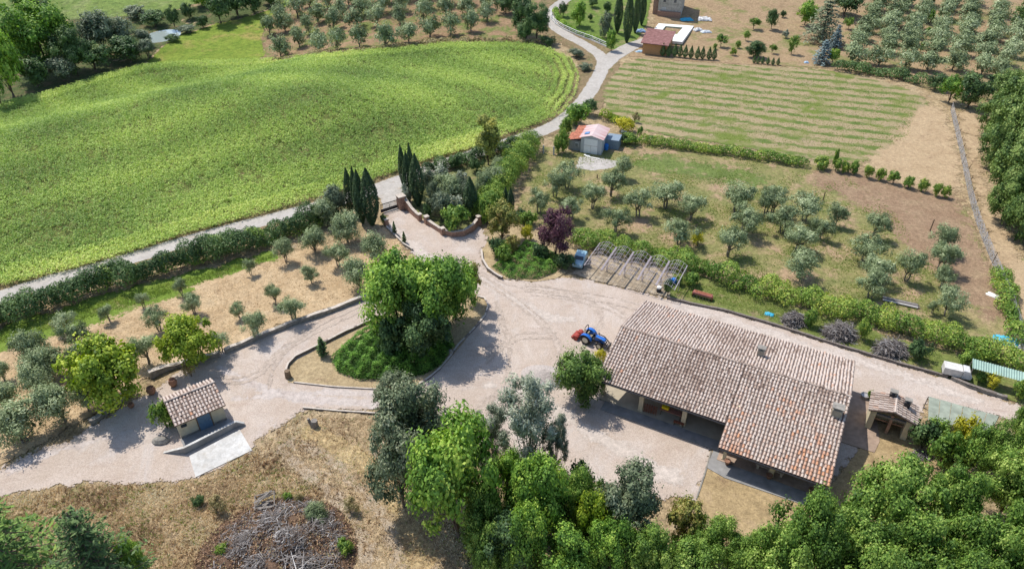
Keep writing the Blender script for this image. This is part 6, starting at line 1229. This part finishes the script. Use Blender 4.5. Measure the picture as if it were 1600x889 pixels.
o = put('stone_bollard', 'brown block-like stump at the rounded corner of the island edging', 'bollard', 451, 590); mb = MB(); mb.tube([(0, 0, -.05), (0, 0, .95)], .34, 9, .28); mb.build('block', WOOD, o)
o = put('stone_bollard', 'small grey stone on the yard edge of the island', 'bollard', 703, 552); mb = MB(); mb.lathe([(.3, -.05), (.34, .2), (.25, .42), (.02, .5)], n=9); mb.build('block', STONE, o)
o = put('stone_bollard', 'white-topped block at the start of the lane edging by the arches', 'bollard', 1029, 456); mb = MB(); mb.box(-.25, .25, -.2, .2, 0, .55); mb.build('block', DARKM, o, bevel=.05); mb = MB(); mb.lathe([(.3, .55), (.28, .75), (.02, .8)], n=10); mb.build('cap', WHITE, o)
o = put('rock', 'grey boulder under the oleander at the garage corner', 'rock', 252, 690); mb = MB(); rg = random.Random(3); mb.lathe([(.7, -.1), (.78, .2), (.5, .48), (.05, .6)], n=9); mb.v = [(v[0] * rg.uniform(.85, 1.15), v[1] * .6 * rg.uniform(.85, 1.15), v[2]) for v in mb.v]; mb.build('stone', STONE, o)
# gravel heap
gb = G(852, 588); n = 50; xs = np.linspace(-1, 1, n); X, Y = np.meshgrid(xs * 3.1, xs * 1.9); th = R(-15)
q = np.sqrt((X / 2.6) ** 2 + (Y / 1.6) ** 2); q2 = np.sqrt(((X - 1.6) / 1.6) ** 2 + ((Y + .3) / 1.0) ** 2); Z = 1.0 * np.clip(1 - q, 0, 1) ** .85 + .55 * np.clip(1 - q2, 0, 1) + np.random.RandomState(2).normal(size=X.shape) * .025 - .12 * ((q > 1) & (q2 > 1))
idx = np.arange(n * n).reshape(n, n); F = np.stack([idx[:-1, :-1].ravel(), idx[:-1, 1:].ravel(), idx[1:, 1:].ravel(), idx[1:, :-1].ravel()], 1)
me = np_mesh('gravel_heap', np.stack([X.ravel(), Y.ravel(), Z.ravel()], 1), F, smooth_=True); me.materials.append(simple('heap_gravel', (.42, .37, .34), .95, var=.2, scale=9)); o = bpy.data.objects.new('gravel_heap', me); C.objects.link(o); o.location = gb + Vector((0, 0, .05)); o.rotation_euler = (0, 0, th)
tag(o, 'smooth heap of pale gravel beside the rounded shrub tree', 'gravel heap')
# red harrow on the grass strip
o = put('seed_drill', 'faded red farm implement with tines on the grass strip', 'implement', 1097, 466, R(-28)); FR = simple('faded_red', (.42, .16, .14), .8, var=.25)
mb = MB(); mb.box(-1.1, 1.1, -.3, .3, .45, .75); mb.build('hopper', FR, o, bevel=.04); mb = MB(); mb.box(-1.0, 1.0, -.22, .22, .751, .77); mb.build('lid', RUST, o)
for x in (-1.15, 1.15): m = MB(); m.lathe([(.3, -.04), (.34, -.04), (.34, .04), (.3, .04)], n=16, M=Matrix.Translation((x, 0, .33)) @ Matrix.Rotation(R(90), 4, 'Y')); m.build('wheel', RUST, o)
for i in range(6): mb = MB(); mb.tube([(-.9 + i * .36, -.25, .5), (-.9 + i * .36, -.6, .3), (-.9 + i * .36, -.62, 0)], .025, 5); mb.build('tine', DARKM, o)
def tarp(px, py, lab, w_, d_, h, mat, rz=0., seed=1, name='tarpaulin'):
    n = 14; rs = np.random.RandomState(seed); xs = np.linspace(-1, 1, n); X, Y = np.meshgrid(xs, xs); e = np.clip(1 - np.maximum(np.abs(X), np.abs(Y)), 0, 1) ** .35
    Z = h * e * (.35 + .65 * rs.rand(n, n)); a = 1 + .1 * rs.normal(size=(n, n)) * (np.maximum(np.abs(X), np.abs(Y)) > .9); idx = np.arange(n * n).reshape(n, n)
    F = np.stack([idx[:-1, :-1].ravel(), idx[:-1, 1:].ravel(), idx[1:, 1:].ravel(), idx[1:, :-1].ravel()], 1)
    me = np_mesh(name, np.stack([(X * w_ / 2 * a).ravel(), (Y * d_ / 2 * a).ravel(), Z.ravel() + .03], 1), F); me.materials.append(mat); o = bpy.data.objects.new(name, me); C.objects.link(o); o.location = G(px, py); o.rotation_euler = (0, 0, rz); tag(o, lab, 'tarp')
tarp(1202, 492, 'small crumpled cyan sheet on the grass beside the smallest brush pile', 1.0, .6, .35, CYANT, R(-25), 1)
tarp(1572, 535, 'blue tarpaulin over a heap at the end of the laurel hedge', 2.4, 1.3, .9, CYANT, R(-30), 2)
tarp(1586, 542, 'white sacks beside the blue tarpaulin', 1.0, .7, .5, WHITE, R(-30), 3)
tarp(1551, 462, 'white sheet lying on the brown soil by the fence', 1.3, .8, .25, WHITE, R(-50), 4)
tarp(1073, 32, 'crumpled cyan tarpaulin against the farmhouse wall', 3.0, 1.8, .7, CYANT, R(10), 5)
tarp(1101, 31, 'pile of white rubble sacks beyond the farmhouse shadow', 3.2, 2.4, .8, simple('rubble_white', (.60, .60, .60), .8, var=.4, scale=2), R(-10), 6)
tarp(1103, 51, 'pale grey-blue boat-shaped cover on the ground beyond the pool', 2.4, 1.3, .6, simple('grey_cover', (.50, .54, .58), .5), R(5), 7)
tarp(1090, 48, 'white sacks dumped at the corner of the pool deck', 2.2, 1.4, .8, simple('sack_white', (.62, .62, .62), .8, var=.35, scale=2), R(30), 8)
tarp(975, 206, 'white sacks at the corner of the blue side store', 1.0, .7, .6, WHITE, 0, 9)
tarp(1001, 50, 'blue and white bundles between cypress shadows and the pool house', 2.4, 1.4, .8, simple('bundle_blue', (.20, .30, .45), .6), 0, 10)
tarp(1260, 99, 'tiny pale blue sack below the blue spruce', .9, .7, .5, simple('pale_blue_sack', (.35, .48, .62), .6), 0, 11)
tarp(1010, 82, 'long pale blue tarpaulin under the pool house eave', 4.6, .9, .6, simple('tarp_pale', (.30, .44, .56), .5), R(-5), 12)
o = put('water_barrel', 'bright blue barrel on its side by the last carport arch', 'barrel', 1050, 443, R(20)); mb = MB(); mb.lathe([(.3, -.5), (.36, -.45), (.38, -.2), (.36, 0), (.38, .2), (.36, .45), (.3, .5)], n=16, M=Matrix.Translation((0, 0, .38)) @ Matrix.Rotation(R(90), 4, 'Y')); mb.build('body', BLUET, o)
for z_ in (-.2, .2): mb = MB(); mb.lathe([(.385, -.02), (.395, 0), (.385, .02)], n=16, M=Matrix.Translation((z_, 0, .38)) @ Matrix.Rotation(R(90), 4, 'Y')); mb.build('hoop', BLUET, o)
o = put('water_drum', 'dark blue drum at the side wall of the grey shed', 'drum', 947, 234); mb = MB(); mb.lathe([(.34, 0), (.36, .4), (.36, .8), (.3, .95), (.02, .96)], n=14); mb.build('body', BLUET, o)
o = put('water_tank', 'pale turquoise tank against the side wall of the grey shed', 'tank', 955, 228, SA); mb = MB(); mb.box(-.5, .5, -.9, .9, .1, 1.1); mb.build('body', simple('turquoise_tank', (.25, .42, .46), .4), o, bevel=.12); mb = MB(); mb.lathe([(.16, 1.1), (.16, 1.18), (.02, 1.2)], n=12); mb.build('lid', BLACK, o)
# timber stack behind hedge
o = put('timber_stack', 'long stack of grey poles lying behind the laurel hedge', 'timber', 1406, 474, AT + R(3)); mb = MB(); rg = random.Random(8)
for i in range(16): y = -.4 + .11 * (i % 8); z = .08 + .13 * (i // 8); mb.cur = rg.random(); mb.tube([(-1.9 + rg.uniform(-.1, .1), y, z), (1.9 + rg.uniform(-.1, .2), y + rg.uniform(-.03, .03), z)], .055, 6)
mb.build('poles', SM_, o)
# white three-wheeled van
o = put('delivery_van', 'small white box van with dark windscreen parked beside the green shelter', 'van', 1490, 587, R(-22)); o.scale = (.86,) * 3; VW = simple('dusty_white', (.60, .58, .55), .6, var=.12, scale=2)
mb = MB(); mb.box(-1.4, .55, -.68, .68, .45, 1.4); mb.build('box', VW, o, bevel=.03); mb = MB(); mb.box(-1.4, 1.4, -.55, .55, .3, .44); mb.build('chassis', DARKM, o)
mb = MB(); mb.extr([(.6, .3), (1.6, .3), (1.68, .75), (1.3, 1.45), (.62, 1.5)], -.62, .62); mb.build('cab', simple('cab_grey_white', (.6, .6, .6), .4), o, bevel=.06)
mb = MB(); mb.add([(1.69, -.52, .82), (1.69, .52, .82), (1.34, .48, 1.42), (1.34, -.48, 1.42)], [(0, 1, 2, 3)]); mb.build('windscreen', GLASS, o)
for x, y in ((-.8, -.6), (-.8, .6), (1.2, -.5), (1.2, .5)): m = MB(); m.lathe([(.05, -.08), (.24, -.08), (.26, 0), (.24, .08), (.05, .08)], n=14, M=Matrix.Translation((x, y, .26)) @ Matrix.Rotation(R(90), 4, 'X')); m.build('wheel', BLACK, o)
# under the barn eaves
o = thing('iron_harrow', 'dark red iron harrow standing behind the second barn column', 'harrow', tuple(BL(5.3, -12.95, .13)), ANG)
for i in range(6): mb = MB(); mb.tube([(-.6, 0, .1 + i * .17), (.6, .15, .1 + i * .17)], .03, 5); mb.build('bar', RUST, o)
for i in range(6): mb = MB(); mb.tube([(-.6 + i * .24, 0, 0), (-.6 + i * .24, .16, 1.05)], .03, 5); mb.build('tine_bar', RUST, o)
o = thing('trestle_table', 'long red-brown plank table under the barn eave', 'table', tuple(BL(7.2, -12.4, .13)), ANG); mb = MB(); mb.box(-1.1, 1.1, -.28, .28, .7, .76); mb.build('table_top', simple('red_plank', (.36, .17, .13), .8), o)
for x in (-.95, .95):
    for y in (-.2, .2): mb = MB(); mb.box(x - .03, x + .03, y - .03, y + .03, 0, .7); mb.build('leg', WOOD, o)
o = thing('yellow_machine', 'bright yellow garden machine on the plank table in the barn', 'machine', tuple(BL(6.6, -12.4, .9)), ANG); mb = MB(); mb.box(-.35, .35, -.2, .2, 0, .32); mb.build('body', simple('yellow_plastic', (.75, .55, .02), .4), o, bevel=.08); mb = MB(); mb.tube([(.3, 0, .2), (.7, 0, .5)], .03, 6); mb.build('handle', DARKM, o)
o = thing('wooden_bench', 'low brown bench beside the third barn column', 'bench', tuple(BL(8.2, -13.2, .13)), ANG); mb = MB(); mb.box(-.5, .5, -.16, .16, .38, .43); mb.build('seat', RUST, o)
for x in (-.4, .4): mb = MB(); mb.box(x - .03, x + .03, -.14, .14, 0, .38); mb.build('leg', WOOD, o)
for (x, y, lab) in ((13.4, -15.7, 'small red flower pot by the end column of the barn terrace'), (17.0, -15.6, 'red pot at the middle column of the barn terrace'), (20.5, -15.5, 'large terracotta pot by the last barn column')):
    o = thing('flower_pot', lab, 'pot', tuple(BL(x, y, .13))); mb = MB(); mb.lathe([(.16, 0), (.26, .38), (.29, .38), (.29, .45), (.22, .45), (.2, .4), (.02, .38)], n=14); mb.build('pot', TERRA, o)
o = thing('stone_bench', 'long pale bench under the barn terrace eave', 'bench', tuple(BL(16.9, -14.85, .14)), ANG); mb = MB(); mb.box(-1.2, 1.2, -.2, .2, .42, .5); mb.build('seat', COPE, o)
for x in (-1.0, 0, 1.0): mb = MB(); mb.box(x - .1, x + .1, -.17, .17, 0, .42); mb.build('leg', COPE, o)
o = thing('water_tub', 'grey tub in the passage between barn and oven house', 'tub', tuple(G(1350, 622))); mb = MB(); mb.lathe([(.3, 0), (.4, .5), (.36, .5), (.3, .42), (.02, .4)], n=16); mb.build('body', STEEL, o)
# orchard posts, gate posts of the track, lamp post
for px, py, top, lab in ((1284, 320, 300, 'dark wooden post standing free at the top of the orchard'), (1453, 361, 343, 'dark wooden post on the brown soil of the orchard'), (933, 279, 273, 'short black post between the olives near the shed')):
    b = G(px, py); h = height_to(b, top); o = thing('wooden_post', lab, 'post', tuple(b)); mb = MB(); mb.tube([(0, 0, -.1), (0, 0, h)], .09, 7, .07); mb.build('shaft', WOOD, o)
for px, py, lab in ((849, 240, 'white gate post of the shed track nearer the clipped hedge'), (865, 242, 'white gate post of the shed track nearer the laurels')):
    o = put('gate_post', lab, 'gate post', px, py); mb = MB(); mb.box(-.12, .12, -.12, .12, -.1, 1.3); mb.build('shaft', WCONC, o); mb = MB(); mb.lathe([(.14, 1.3), (.1, 1.42), (.01, 1.46)], n=8); mb.build('cap', WCONC, o)
o = put('white_planks', 'white boards lying in front of the grey shed doors', 'boards', 926, 247, SA - R(8)); mb = MB(); mb.box(-1.2, 1.2, -.12, .12, .02, .1); mb.build('board', WHITE, o); mb = MB(); mb.box(-1.6, -.6, .1, .5, .02, .12); mb.build('board', WHITE, o)
